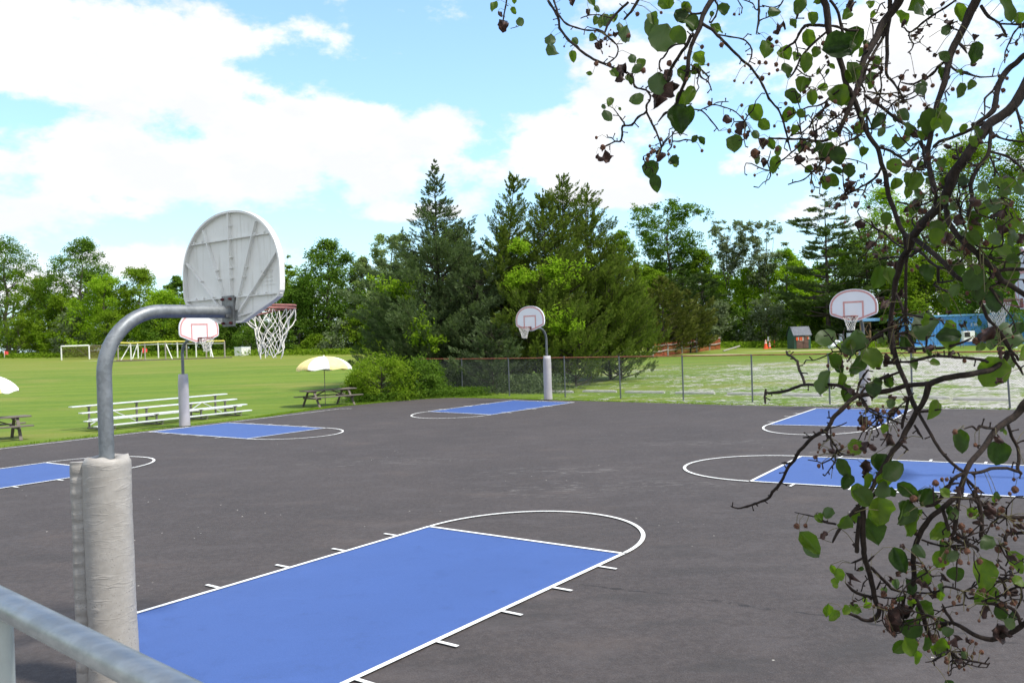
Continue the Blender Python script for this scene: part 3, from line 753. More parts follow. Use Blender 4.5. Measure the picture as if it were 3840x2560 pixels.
M['rust'] = simple('rusty_red_rail', (.24, .075, .04), .7, 0, .35, 6, .2)
mb.build('top_rail', M['rust'], fe)
A_ = fposts[0] - f0; B_ = fposts[-1] - f0; Lf = (B_ - A_).length; dz0, dz1 = A_.z, B_.z
fd = (B_ - A_).normalized(); nrm = Vector((-fd.y, fd.x, 0))
wires_v = []; wires_f = []; sp = .075; hw = FH - .06; rw = .0022
for sgn in (1, -1):
    for k in range(int(-hw / sp) - 1, int((Lf + hw) / sp) + 1):
        u0 = k * sp; a = (u0, 0.0); b = (u0 + hw, hw)
        if sgn < 0: a, b = (u0, hw), (u0 + hw, 0.0)
        def clip(p, q):
            pts = []
            t0, t1 = 0.0, 1.0; du = q[0] - p[0]
            t0 = max(t0, (0 - p[0]) / du); t1 = min(t1, (Lf - p[0]) / du)
            return (t0, t1)
        t0, t1 = clip(a, b)
        if t0 >= t1: continue
        P0 = (a[0] + (b[0] - a[0]) * t0, a[1] + (b[1] - a[1]) * t0); P1 = (a[0] + (b[0] - a[0]) * t1, a[1] + (b[1] - a[1]) * t1)
        c0 = A_ + fd * P0[0] + Vector((0, 0, P0[1] + .05)) + nrm * (.004 * sgn); c1 = A_ + fd * P1[0] + Vector((0, 0, P1[1] + .05)) + nrm * (.004 * sgn)
        n = len(wires_v); per = (c1 - c0).normalized().cross(nrm).normalized() * rw
        for c in (c0, c1): wires_v += [tuple(c + per), tuple(c - per * .5 + nrm * rw * .87), tuple(c - per * .5 - nrm * rw * .87)]
        wires_f += [(n, n + 1, n + 4, n + 3), (n + 1, n + 2, n + 5, n + 4), (n + 2, n, n + 3, n + 5)]
M['wire'] = simple('fence_wire', (.10, .12, .11), .5, .3, .1, 3, .05)
np_mesh('wire_mesh', np.array(wires_v), np.array(wires_f), M['wire'], fe)

# ------------------------------------------------------------------ parking stops
STOPS = [(1914, 1999, 1462, 'leftmost of the concrete parking stops, half hidden at the cedar shade'), (2032, 2150, 1467, 'concrete parking stop passing behind the pad of the hoop by the cedars'), (2186, 2312, 1465, 'short concrete parking stop just right of the cedar hoop pad'),
         (2345, 2492, 1468, 'concrete parking stop in plain grass, second one right of the cedar hoop pad'), (2533, 2680, 1471, 'concrete parking stop behind the fence post above the court corner'), (2728, 2878, 1474, 'concrete parking stop left of the bare downturned twig tip'),
         (2934, 3085, 1479, 'concrete parking stop behind the bare twig with the upright spur'), (3292, 3420, 1487, 'concrete parking stop on patchy gravel right of the leaf hidden hoop pad'), (3440, 3562, 1489, 'worn concrete parking stop on gravel seen between the crossing branches'), (3574, 3787, 1495, 'rightmost concrete parking stop, lying on bare white gravel')]
for (a, b, y, lab) in STOPS:
    y += 5
    if b - a < 100 and a < 1950: pass
    p, q = hit(a, y), hit(b, y + (b - a) * .012)
    c = (p + q) / 2; d = q - p; L_ = d.length
    mb = MB(); n = 10; prof = [(-.085, 0), (-.075, .07), (-.045, .125), (.045, .125), (.075, .07), (.085, 0)]; vs = []
    R = random.Random(int(a))
    for i in range(n + 1):
        x = -L_ / 2 + L_ * i / n; e = .8 if i in (0, n) else 1
        for (yy, zz) in prof: vs.append((x, yy * e + R.uniform(-.004, .004), zz * (e if zz > 0 else 1) * 1.0 + R.uniform(-.003, .003)))
    m = len(prof)
    mb.add(vs, [(i * m + j, i * m + j + 1, (i + 1) * m + j + 1, (i + 1) * m + j) for i in range(n) for j in range(m - 1)]); mb.add(vs[:m], [tuple(range(m))]); mb.add(vs[-m:], [tuple(range(m))[::-1]])
    o = mb.build('parking_stop', M['concrete']); o.location = (c.x, c.y, gz_(c.x, c.y) - .01); o.rotation_euler.z = math.atan2(d.y, d.x)
    tag(o, lab, 'parking stop', 'parking stops behind the chain link fence')

# ------------------------------------------------------------------ bleachers
b = empty('bleachers', (-12.35, 31.2, 0), math.radians(56.3), 'three row aluminium bleachers on the lawn beyond the left hand key', 'bleachers')
def plank(name, y, z, w=.25, x0=-3.4, x1=2.95, t=.04):
    mb = MB(); mb.box(((x0 + x1) / 2, y, z), (x1 - x0, w, t), bev=.008); mb.build(name, M['alu'], b)
YR = (-.10, .50, 1.10)
for y, z in zip(YR, (.40, .60, .80)): plank('seat', y, z)
plank('footboard', -.38, .17, .24); plank('footboard', .22, .33, .24)
for x in (-2.75, -.95, .9, 2.45):
    mb = MB()
    for y, z in zip(YR, (.40, .60, .80)): mb.bar((x, y, .02), (x, y, z - .025), .055, .055, up=(1, 0, 0)); mb.bar((x, y - .11, z - .04), (x, y + .11, z - .04), .05, .03)
    mb.bar((x, -.48, .12), (x, .5, .12), .05, .05); mb.bar((x, .02, .28), (x, 1.1, .28), .045, .045); mb.bar((x, -.45, .03), (x, 1.2, .03), .06, .05)
    mb.build('support_frame', M['steel_brown'], b)
for s in (-1.85, 1.85):
    mb = MB(); mb.bar((s - .9, 1.13, .10), (s, 1.13, .55), .03, .03); mb.bar((s, 1.13, .55), (s + .9, 1.13, .10), .03, .03); mb.build('brace', M['alu'], b)

# ------------------------------------------------------------------ picnic tables with umbrellas
def picnic(loc, deg, label):
    t = empty('picnic_table', loc, math.radians(deg), label, 'picnic table', 'picnic tables on the lawn')
    mb = MB(); rr = random.Random(int(loc[0] * 10))
    for i in range(5): mb.box((rr.uniform(-.02, .02), (i - 2) * .146, .70 + rr.uniform(-.003, .003)), (2.44, .138, .038), bev=.005)
    for x in (-.78, .78): mb.box((x, 0, .655), (.038, .68, .085))
    mb.build('tabletop', M['oldwood'], t)
    for s in (-1, 1):
        mb = MB()
        for i in (0, 1): mb.box((rr.uniform(-.03, .03), s * (.66 + i * .138 - .03), .435), (2.44, .13, .038), bev=.005)
        mb.build('bench', M['oldwood'], t)
    for x in (-.84, .84):
        for s in (-1, 1):
            mb = MB(); mb.bar((x, s * .24, .675), (x, s * .74, 0.0), .038, .09, up=(1, 0, 0)); mb.build('leg', M['oldwood'], t)
    for x in (-.80, .80):
        mb = MB(); mb.box((x, 0, .375), (.038, 1.52, .088)); mb.build('crossbeam', M['oldwood'], t)
    for s in (-1, 1):
        mb = MB(); mb.bar((s * .80, 0, .41), (s * .18, 0, .66), .038, .085, up=(0, 1, 0)); mb.build('brace', M['oldwood'], t)
    return t
picnic((-8.05, 36.9, 0), 42, 'weathered picnic table beside the leafy bush')
picnic((-16.35, 26.2, 0), 40, 'weathered picnic table cut by the left edge of the picture')
def umbrella(loc, h, label, ph=0.0, tilt=(0, 0)):
    u = empty('parasol', loc, ph, label, 'parasol', 'parasols over the picnic tables'); u.rotation_euler = (tilt[0], tilt[1], ph)
    mb = MB(); mb.tube([(0, 0, -.1), (0, 0, h - .02)], .016, 8); mb.build('pole', M['steel_brown'], u)
    Rr = 1.2; n = 8; sub = 6; rings = 7
    for k in range(n):
        mb = MB(); vs = []
        for i in range(rings + 1):
            t = i / rings
            for j in range(sub + 1):
                a = 2 * math.pi * (k + j / sub) / n; e = 1 - .055 * math.sin(math.pi * j / sub) * t
                rr = Rr * math.sin(t * 1.25) / math.sin(1.25) * e; z = h - .50 * (1 - math.cos(t * 1.25)) / (1 - math.cos(1.25)) - .035 * math.sin(math.pi * j / sub) * t
                vs.append((rr * math.cos(a), rr * math.sin(a), z))
        i = rings
        for j in range(sub + 1):
            p = vs[i * (sub + 1) + j]; vs.append((p[0] * 1.005, p[1] * 1.005, p[2] - .075 - .03 * math.sin(math.pi * 2 * j / sub + k)))
        m = sub + 1
        mb.add(vs, [(i * m + j, i * m + j + 1, (i + 1) * m + j + 1, (i + 1) * m + j) for i in range(rings + 1) for j in range(sub)], 0, True)
        mb.build('canopy_panel', M['canvas_yellow'] if k % 2 else M['canvas_white'], u)
    for k in range(n):
        a = 2 * math.pi * k / n; mb = MB(); mb.tube([(0, 0, h - .45), (.62 * math.cos(a), .62 * math.sin(a), h - .17)], .006, 5); mb.build('rib', M['steel_brown'], u)
    mb = MB(); mb.tube([(0, 0, h - .02), (0, 0, h + .05)], [.03, .012], 8); mb.build('finial', M['canvas_white'], u)
umbrella((-8.2, 36.9, 0), 2.16, 'yellow and white parasol over the picnic table by the bush', math.radians(-112), (.02, -.03))
umbrella((-16.68, 26.2, 0), 2.12, 'parasol at the left edge of the picture, one white panel and a yellow scallop showing', math.radians(-22), (0, .03))

# ------------------------------------------------------------------ playing field: goal, play frame, flags, white box
def post_at(px, py): return hit(px, py)
g0, g1 = hit(231, 1349.5), hit(314, 1348.5)
go = empty('football_goal', g0, 0, 'white football goal with drooping brown net at the far tree line', 'goal')
gd = Vector((g1.x - g0.x, 0, 0)); gh = (1348 - 1297) / 3183 * g0.y; gb = Vector((.9 + gd.x * .32, 3.4, 0))
for p in (Vector((0, 0, 0)), gd):
    mb = MB(); mb.tube([p, p + Vector((0, 0, gh))], .09, 8); mb.build('post', M['white_paint'], go)
mb = MB(); mb.tube([Vector((0, 0, gh)), gd + Vector((0, 0, gh))], .10, 8); mb.build('crossbar', M['white_paint'], go)
mb = MB()
for p in (Vector((0, 0, 0)), gd):
    mb.tube([p + Vector((0, 0, gh)), p + Vector((gb.x * .45, 1.3, gh)), p + gb], .035, 6); mb.tube([p, p + gb], .03, 6)
mb.tube([gb, gd + gb], .035, 6); mb.build('back_frame', M['steel_brown'], go)
mb = MB()
def quadnet(a, b_, c, d, n, m):
    for i in range(n + 1):
        t = i / n; mb.tube([a.lerp(b_, t), d.lerp(c, t)], .011, 3, caps=False)
    for j in range(m + 1):
        t = j / m; mb.tube([a.lerp(d, t), b_.lerp(c, t)], .011, 3, caps=False)
t0 = Vector((0, 0, gh)); k0 = Vector((gb.x * .45, 1.3, gh))
quadnet(k0, gd + k0, gd + gb, gb, 22, 18); quadnet(t0, gd + t0, gd + k0, k0, 22, 5)
for p in (Vector((0, 0, 0)), gd): quadnet(p, p + t0, p + k0, p + gb, 14, 14)
M['brown_net'] = simple('brown_net', (.20, .15, .07), .9, 0, .2, 2, 0)
mb.build('net', M['brown_net'], go)

# long play frame of two rows of posts under yellow rails
fp = [(443, 1350, 1), (491, 1354, 1), (518, 1347, 0), (544, 1353, 1), (594, 1345, 0), (621, 1348, 1), (666, 1341, 0), (700, 1345, 1), (736, 1339, 0), (774, 1341, 1), (790, 1338, 0), (843, 1338, 1)]
o0 = hit(443, 1351)
pf = empty('play_frame', o0, 0, 'long white and yellow play frame standing across the far lawn', 'play frame')
tops = []
for (px, py, fr) in fp:
    d = o0.y - (px - 443) * .006 + (0 if fr else 5.0); r = ray(px, 1330); x = r.x * d; z = gz_(x, d)
    ztop = H + ray(px, 1283 - (px - 443) * .012 + 4 * math.exp(-((px - 500) / 60) ** 2)).z * d
    tops.append((px, Vector((x, d, ztop)) - o0, fr)); mb = MB(); mb.tube([Vector((x, d, z)) - o0, Vector((x, d, ztop)) - o0], .085, 8)
    mb.build('post', M['white_paint'] if fr == 0 or px in (491, 790) else M['railwood'], pf)
for row in (0, 1):
    T_ = [v for (_, v, f) in tops if f == row]
    for i in range(len(T_) - 1):
        mb = MB(); mb.tube([T_[i], T_[i + 1]], .09, 8); mb.build('top_rail', M['yellow_paint'], pf)
    for i in range(len(T_) - 1):
        mb = MB(); mb.tube([T_[i] - Vector((0, 0, .28)), T_[i + 1] - Vector((0, 0, .28))], .05, 6); mb.build('lower_rail', M['white_paint'], pf)
for (xa, ya, xb, yb) in [(453, 1353, 490, 1288), (497, 1345, 517, 1286), (646, 1349, 620, 1285), (799, 1340, 789, 1300)]:
    pa = at(xa, ya, o0.y - .6) - o0; pb = at(xb, yb, o0.y + .2) - o0; pa.z = max(pa.z, gz_(pa.x + o0.x, pa.y + o0.y) - o0.z); mb = MB(); mb.tube([pa, pb], .06, 8); mb.build('brace', M['white_paint'], pf)
mb = MB(); e0 = hit(405, 1357); e1 = hit(870, 1341); mb.bar(e0 - o0 + Vector((0, 0, .06)), e1 - o0 + Vector((0, 0, .06)), .15, .12); mb.build('ground_beam', M['oldwood'], pf)
mb = MB(); e0 = hit(432, 1355); e1 = hit(530, 1352.5); mb.bar(e0 - o0 + Vector((0, .4, .10)), e1 - o0 + Vector((0, .4, .10)), .2, .12); mb.build('orange_edging', M['newwood'], pf)
for (px, py, h_, lab, mn) in [(17, 1343, 0.95, 'red corner flag at the far left tree foot', 0), (528, 1346, 1.25, 'red flag on a leaning stick inside the play frame', .25)]:
    p = hit(px, py); f = empty('corner_flag', p, 0, lab, 'flag', 'red flags on the field')
    mb = MB(); mb.tube([(0, 0, 0), (mn, 0, h_)], .03, 6); mb.build('stick', M['white_paint'], f)
    mb = MB(); s = .62; n = 6; vs = []
    for i in range(n + 1):
        for j in (0, 1):
            vs.append((mn + s * (i / n) * .9, .06 * math.sin(i * 1.4), h_ + .12 - j * s * (1 - .35 * i / n) - .1 * i / n))
    vs2 = [(v[0], v[1] + .02, v[2]) for v in vs]
    mb.add(vs, [(2 * i, 2 * i + 1, 2 * i + 3, 2 * i + 2) for i in range(n)]); mb.add(vs2, [(2 * i, 2 * i + 2, 2 * i + 3, 2 * i + 1) for i in range(n)])
    mb.build('cloth', M['flag_red'], f)
p = hit(880, 1334); q = hit(934, 1333); w = (q.x - p.x) * .97; hb = 30 / 3183 * p.y
bxo = empty('storage_box', p, 0, 'large white box standing at the far edge of the lawn', 'box'); mb = MB()
pl_ = [(0, 0), (w * .55, -.6), (w, .3), (w * .45, 1.2)]
mb.prism(pl_, 0, hb); mb.build('box_body', M['white_paint'], bxo); mb = MB(); mb.prism([(x * 1.02 - .02, y * 1.02 - .02) for x, y in pl_], hb + .004, hb + .09); mb.build('lid', M['white_plastic'], bxo)

# ------------------------------------------------------------------ shed, cones, buckets, shelter, container
p = hit(2979, 1309); q = hit(3060, 1309); w = q.x - p.x
dsh = p.y; sc = dsh / 3183
sh = empty('garden_shed', p, 0, 'small green shed with steep dark metal roof and brown doors', 'shed')
h1 = 52 * sc; h2 = 84 * sc; dep = 2.0
mb = MB(); mb.box((w / 2, dep / 2, h1 / 2), (w, dep, h1))
for x in (-0.0, w):
    s = -1 if x == 0 else 1
    mb.add([(x, 0, h1), (x, dep, h1), (x, dep * .5 + .35, h2), (x, dep * .5 - .35, h2)], [(0, 1, 2, 3) if s > 0 else (3, 2, 1, 0)])
mb.add([(w, .02, h1 + .01), (w, dep - .02, h1 + .01), (w, dep * .5, h2 - .02)], [(0, 1, 2)])
mb.build('wall', M['shed_green'], sh)
mb = MB(); th = .05
def slope(a, b_):
    mb.add([(-.1, a[0], a[1]), (w + .1, a[0], a[1]), (w + .1, b_[0], b_[1]), (-.1, b_[0], b_[1]), (-.1, a[0], a[1] - th), (w + .1, a[0], a[1] - th), (w + .1, b_[0], b_[1] - th), (-.1, b_[0], b_[1] - th)], [(0, 1, 2, 3), (7, 6, 5, 4), (0, 4, 5, 1), (2, 6, 7, 3), (1, 5, 6, 2), (0, 3, 7, 4)])
    n = 11
    for i in range(n): 
        x = -.05 + (w + .1) * i / (n - 1); mb.bar((x, a[0], a[1] + .012), (x, b_[0], b_[1] + .012), .04, .03)
slope((-.10, h1 - .02), (dep * .5 - .3, h2)); slope((dep * .5 - .298, h2), (dep * .5 + .3, h2 + .004)); slope((dep + .1, h1 - .02), (dep * .5 + .302, h2)); mb.build('roof', M['shed_roof'], sh)
for (a, b2) in ((.13, .555), (.56, .86)):
    mb = MB(); mb.box((w * (a + b2) / 2, -.025, h1 * .47), (w * (b2 - a) - .02, .04, h1 * .86)); d_ = mb.build('door', M['shed_brown'], sh)
    mb = MB(); mb.box((w * (b2 if a < .3 else a) + (-.06 if a < .3 else .06), -.06, h1 * .45), (.03, .03, .12)); mb.build('handle', M['black'], d_)
for (x, z, ww, hh, m) in [(.17, .74, .12, .22, 'orange'), (.25, .74, .025, .24, 'white_paint'), (.41, .73, .20, .25, 'poster'), (.52, .72, .05, .26, 'white_paint'), (.41, .60, .2, .02, 'white_paint'), (.83, .76, .09, .16, 'poster'), (.885, .76, .03, .18, 'white_paint'), (.76, .93, .24, .08, 'newwood')]:
    mb = MB(); mb.box((w * x, -.058, h1 * z), (w * ww, .02, h1 * hh)); mb.build('notice', M[m], sh)
def cone(px, py, toppy, label, bands=(), fat=1.0):
    p = hit(px, py); h = (py - toppy) / 3183 * p.y
    c = empty('traffic_cone', p, 0, label, 'traffic cone', 'traffic cones left of the shed'); k = h / .95
    mb = MB(); mb.box((0, 0, .02 * k), (.40 * k * fat, .40 * k * fat, .04 * k), bev=.01); mb.build('base', M['orange'] if fat > .9 else M['black'], c)
    prof = lambda t: (.155 * (1 - t) + .028 * t) * k * fat * 1.15
    cuts = sorted({0.0, 1.0, *[x for b_ in bands for x in b_]})
    for a, b_ in zip(cuts[:-1], cuts[1:]):
        mid = (a + b_) / 2; wh = any(x <= mid <= y for x, y in bands)
        mb = MB(); mb.tube([(0, 0, .04 * k + a * (h - .04 * k)), (0, 0, .04 * k + b_ * (h - .04 * k))], [prof(a), prof(b_)], 14); mb.build('reflective_collar' if wh else 'cone_body', M['white_paint'] if wh else M['orange'], c)
cone(2872, 1308, 1273, 'tallest orange traffic cone, on the left of the three, with white collars', ((.58, .72), (.84, .95)), 1.25)
cone(2886.5, 1306, 1279, 'middle traffic cone with two white collars in front of a white sign post', ((.25, .42), (.58, .75)))
cone(2905, 1303, 1275, 'plain orange traffic cone nearest the shed', (), .85)
p = hit(2885, 1304); m_ = empty('marker_post', p, 0, 'white marker board on a thin post behind the middle cone', 'sign'); hh = 42 / 3183 * p.y
mb = MB(); mb.tube([(0, .3, 0), (0, .3, hh)], .02, 6); mb.build('post', M['steel_brown'], m_); mb = MB(); mb.box((0, .27, hh - .22), (.14, .02, .42)); mb.build('board', M['white_paint'], m_)
# two weathered poles lying in the grass
for (a, b_, lab) in [((2712, 1318), (2774, 1303), 'pale timber pole lying tilted on the grass, its right end raised'), ((2760, 1309), (2813, 1313), 'thin pale pole lying flat on the grass beside the raised one')]:
    p, q = hit(*a), hit(*b_); q = Vector((q.x if lab[0] == 't' else at(b_[0], b_[1], p.y + 1.5).x, p.y + 1.5, 0)); q.z = gz_(q.x, q.y) + (.42 if lab[0] == 'p' else .05)
    mb = MB(); mb.tube([(0, 0, .05), (q - p) * .5 + Vector((0, 0, .03)), q - p], .07, 8); o = mb.build('timber_pole', M['railwood']); o.location = p; tag(o, lab, 'pole', 'poles lying in the grass')
# white buckets
def bucket(mb, x, y, z, r=.15, h=.36, s=1.0):
    mb.tube([(x, y, z), (x, y, z + h * .9), (x, y, z + h * .9), (x, y, z + h)], [r * .88, r, r * 1.1, r * 1.1], 12)
def bucket_stack(px, py, toppy, n, lab, rr=.24):
    p = hit(px, py); h = (py - toppy) / 3183 * p.y; t = empty('bucket_stack', p, 0, lab, 'buckets', 'stacks of white buckets by the shelter')
    for i in range(n):
        mb = MB(); z = h * i / n; dx = math.sin(i * 1.7) * .015; mb.tube([(dx, 0, z), (dx, 0, z + h / n * .55), (dx, 0, z + h / n * .56), (dx, 0, z + h / n * .97)], [rr * .9, rr * .93, rr * 1.06, rr * 1.06], 14); mb.build('bucket', M['white_plastic'], t)
bucket_stack(3157, 1300, 1252, 8, 'left tall stack of white buckets, seen between the shed and the shelter')
bucket_stack(3186, 1300, 1248, 9, 'right tall stack of white buckets, just below the net of the twig covered hoop', .26)
for i, (px, lab) in enumerate([(3084, 'small bluish white bucket nearest the shed'), (3098, 'small bluish white bucket second from the shed'), (3110, 'small bluish white bucket beside the pile of white tubs')]):
    p = hit(px, 1303); o = MB(); bucket(o, 0, 0, .09, .13, .30); ob = o.build('bucket', M['white_plastic']); ob.location = p; tag(ob, lab, 'bucket', 'small buckets on the pallet')
p = hit(3078, 1305); mb = MB(); 
for i in range(5): mb.box((.9, i * .2, .075), (1.9, .12, .025))
for x in (.05, .9, 1.75): mb.box((x, .4, .033), (.09, .9, .055))
o = mb.build('pallet', M['railwood']); o.location = p; tag(o, 'wooden pallet under the small buckets right of the shed', 'pallet')
for (px, w_, h_, lab) in [(3123, .62, .66, 'white tub lying on its side left of the tall bucket stacks'), (3138, .60, .80, 'bulky white tub pile against the left bucket stack')]:
    p = hit(px, 1308 if px < 3130 else 1303); t = MB(); a = -.2
    t.tube([(-w_ / 2, 0, h_ * .48), (-w_ / 2 + .05, 0, h_ * .48), (w_ / 2 - .03, .2, h_ * .45), (w_ / 2, .2, h_ * .45)], [h_ * .40, h_ * .47, h_ * .42, h_ * .36], 16)
    t.box((0, .3, h_ * .45), (w_ * .8, .4, h_ * .85), bev=.06)
    o = t.build('white_tub', M['white_plastic']); o.location = p; tag(o, lab, 'tub', 'white tubs by the shelter')
# open lean-to shelter
p = hit(3228, 1299); sy = p.y; s_ = sy / 3183
se = empty('open_shelter', p, 0, 'open timber shelter with light blue roof edge and dark inside', 'shelter')
Wsh = (3410 - 3228) * s_; zt = 104 * s_; zb_ = 93 * s_
mb = MB(); mb.box((Wsh / 2 + .1, 1.6, (zt + zb_) / 2), (Wsh + .5, 3.8, zt - zb_), bev=.02); mb.build('roof', M['blue_fascia'], se)
mb = MB(); mb.box((Wsh / 2, 3.3, zb_ / 2), (Wsh, .1, zb_)); mb.box((Wsh - .05, 1.6, zb_ / 2), (.08, 3.2, zb_)); mb.box((Wsh / 2, 1.7, .03), (Wsh, 3.2, .05)); mb.build('wall', M['black'], se)  # back, side and floor black: interior shade put into their colour
for x in (.06, .95, 3.05, 4.15):
    if x < Wsh: mb = MB(); mb.box((x, 0, zb_ / 2), (.14, .14, zb_)); mb.build('timber_post', M['newwood'], se)
for (xa, xb) in ((.13, .88), (3.12, 4.08)):
    mb = MB(); za_, zc = .95, zb_ - .12
    for z in (za_, zc): mb.box(((xa + xb) / 2, 0, z), (xb - xa, .08, .10))
    mb.bar((xa, .03, zc), (xb, .03, za_), .03, .08, up=(0, 1, 0)); mb.bar((xa, .06, za_), (xb, .06, zc), .03, .08, up=(0, 1, 0)); mb.build('braced_panel', M['newwood'], se)
    mb = MB(); mb.box(((xa + xb) / 2, .10, .48), (xb - xa, .04, .86)); mb.build('panel_board', M['shed_brown'], se)
    mb = MB()
    for i in range(5): mb.box((xa + (xb - xa) * (i + .5) / 5, .12, (za_ + zc) / 2), (.012, .012, zc - za_))
    for i in range(8): mb.box(((xa + xb) / 2, .12, za_ + (zc - za_) * i / 8), (xb - xa, .012, .012))
    mb.build('mesh_screen', M['steel_brown'], se)
# shipping container
p = hit(3412, 1302); s_ = p.y / 3183; cw = 16.0; ch = 117 * s_
co = empty('shipping_container', p, math.radians(-3), 'long bright blue steel container behind the gravel lot', 'container')
mb = MB(); prof = []; x = 0; n = int(cw / .28)
for i in range(n):
    for (dx, dy) in ((0, 0), (.07, 0), (.105, .035), (.175, .035), (.21, 0)): prof.append((i * .28 + dx, dy))
prof.append((n * .28, 0))
vs = [(a, b_, 0.12) for a, b_ in prof] + [(a, b_, ch - .1) for a, b_ in prof]; m = len(prof)
mb.add(vs, [(i, i + 1, m + i + 1, m + i) for i in range(m - 1)])
mb.box((cw / 2, 1.25, ch / 2), (cw - .1, 2.3, ch - .12)); mb.build('corrugated_wall', M['blue_container'], co)
mb = MB(); mb.bar((0, -.02, ch - .07), (cw, -.02, ch - .07), .14, .14); mb.bar((0, -.02, .08), (cw, -.02, .08), .14, .16); mb.bar((0, -.02, 0), (0, -.02, ch), .16, .16); mb.box((cw / 2, 1.3, ch - .03), (cw, 2.6, .05)); mb.build('frame_rail', M['blue_fascia'], co)
text_mesh('E 20', .34, Matrix.Translation(((3635 - 3412) * s_, -.05, ch * .62)) @ Matrix.Rotation(math.pi / 2, 4, 'X'), M['white_paint'], co, .006)
# table with white goods and a dark screen in front of it
p = hit(3603, 1304); s_ = p.y / 3183
tb = empty('work_table', p, 0, 'grey folding table in front of the blue container', 'table'); mb = MB(); mb.box((.75, 0, .52), (1.5, .6, .04)); mb.build('tabletop', M['railwood'], tb)
for x in (.1, 1.4):
    for y in (-.22, .22): mb = MB(); mb.tube([(x, y, 0), (x, y, .5)], .025, 6); mb.build('leg', M['steel_brown'], tb)
gr = empty('white_cabinet', p + Vector((.35, .1, .542)), 0, 'white cabinet with a black square screen standing on the folding table', 'cabinet')
mb = MB(); mb.box((.35, 0, .42), (.95, .4, .84), bev=.02); mb.build('cabinet_body', M['white_paint'], gr); mb = MB(); mb.box((.18, -.212, .56), (.46, .02, .40)); mb.build('screen', M['black'], gr)
p = hit(3802, 1305); mb = MB(); mb.tube([(0, 0, 0), (0, 0, .48), (0, 0, .485), (0, 0, .56)], [.24, .27, .29, .29], 16); o = mb.build('bucket', M['white_plastic']); o.location = p; tag(o, 'lone white bucket in front of the container at the right edge', 'bucket')

# ------------------------------------------------------------------ split rail fence with orange safety netting
sf = empty('split_rail_fence', hit(2613, 1320), 0, 'silvered split rail fence backed with orange safety netting', 'fence'); so = Vector(sf.location)
SP = [(2449, 1340, 1288), (2505, 1333, 1297), (2558, 1325, 1277), (2613, 1320, 1249), (2661, 1313, 1265), (2702, 1309, 1265)]
sp_ = []
for (px, py, ty) in SP:
    p = hit(px, py); hgt = (py - ty) / 3183 * p.y; mb = MB(); mb.bar(p - so, p - so + Vector((.03, 0, hgt)), .13, .11); sp_.append((p - so, hgt))
    if px not in (2702,): mb.build('post', M['railwood'], sf)
for i in range(len(sp_) - 1):
    (a, ha), (b_, hb_) = sp_[i], sp_[i + 1]
    for fr in (.42, .80):
        zz = .95 if i < 3 else 1.1
        mb = MB(); mb.tube([a + Vector((0, -.02, zz * fr * 1.3 - .06)), (a + b_) / 2 + Vector((0, .03, zz * fr * 1.3 - .09)), b_ + Vector((0, -.02, zz * fr * 1.3))], [.045, .06, .045], 7); mb.build('rail', M['railwood'], sf)
    mb = MB(); n = 14; k = 8; vs = []
    for u in range(n + 1):
        for v in range(k + 1):
            q = a.lerp(b_, u / n); vs.append((q.x, q.y + .12 + .03 * math.sin(u * .9 + v), q.z + v / k * (1.12 + .06 * math.sin(u * .7 + i))))
    N2 = MB()
    for u in range(n + 1):
        for v in range(k): N2.bar(vs[u * (k + 1) + v], vs[u * (k + 1) + v + 1], .05, .012)
    for v in range(k + 1):
        for u in range(n): N2.bar(vs[u * (k + 1) + v], vs[(u + 1) * (k + 1) + v], .012, .075)
    N2.build('safety_net', M['orange_net'], sf)

# ------------------------------------------------------------------ vegetation
def rot_leafs(rng, C, Dr, Nn, Ln, Wd, droop=0.0):
    """diamond leaves: centres C, directions Dr, normals Nn, length, width -> V, Q"""
    Dr = Dr / (np.linalg.norm(Dr, axis=1, keepdims=True) + 1e-9)
    S = np.cross(Dr, Nn); S /= (np.linalg.norm(S, axis=1, keepdims=True) + 1e-9)
    N2 = np.cross(S, Dr)
    L = Ln[:, None]; W = Wd[:, None]
    a = C - Dr * L * .5; b = C + S * W * .5 + N2 * W * .12; c = C + Dr * L * .5 - N2 * L * droop; d = C - S * W * .5 + N2 * W * .12
    V = np.stack([a, b, c, d], 1).reshape(-1, 3); Q = np.arange(len(C) * 4).reshape(-1, 4)
    return V, Q
def sph(rng, n):
    v = rng.normal(size=(n, 3)); return v / np.linalg.norm(v, axis=1, keepdims=True)
def limb_tubes(mb, paths, n=6):
    for pts, r0, r1 in paths: mb.tube(pts, list(np.linspace(r0, r1, len(pts))), n)

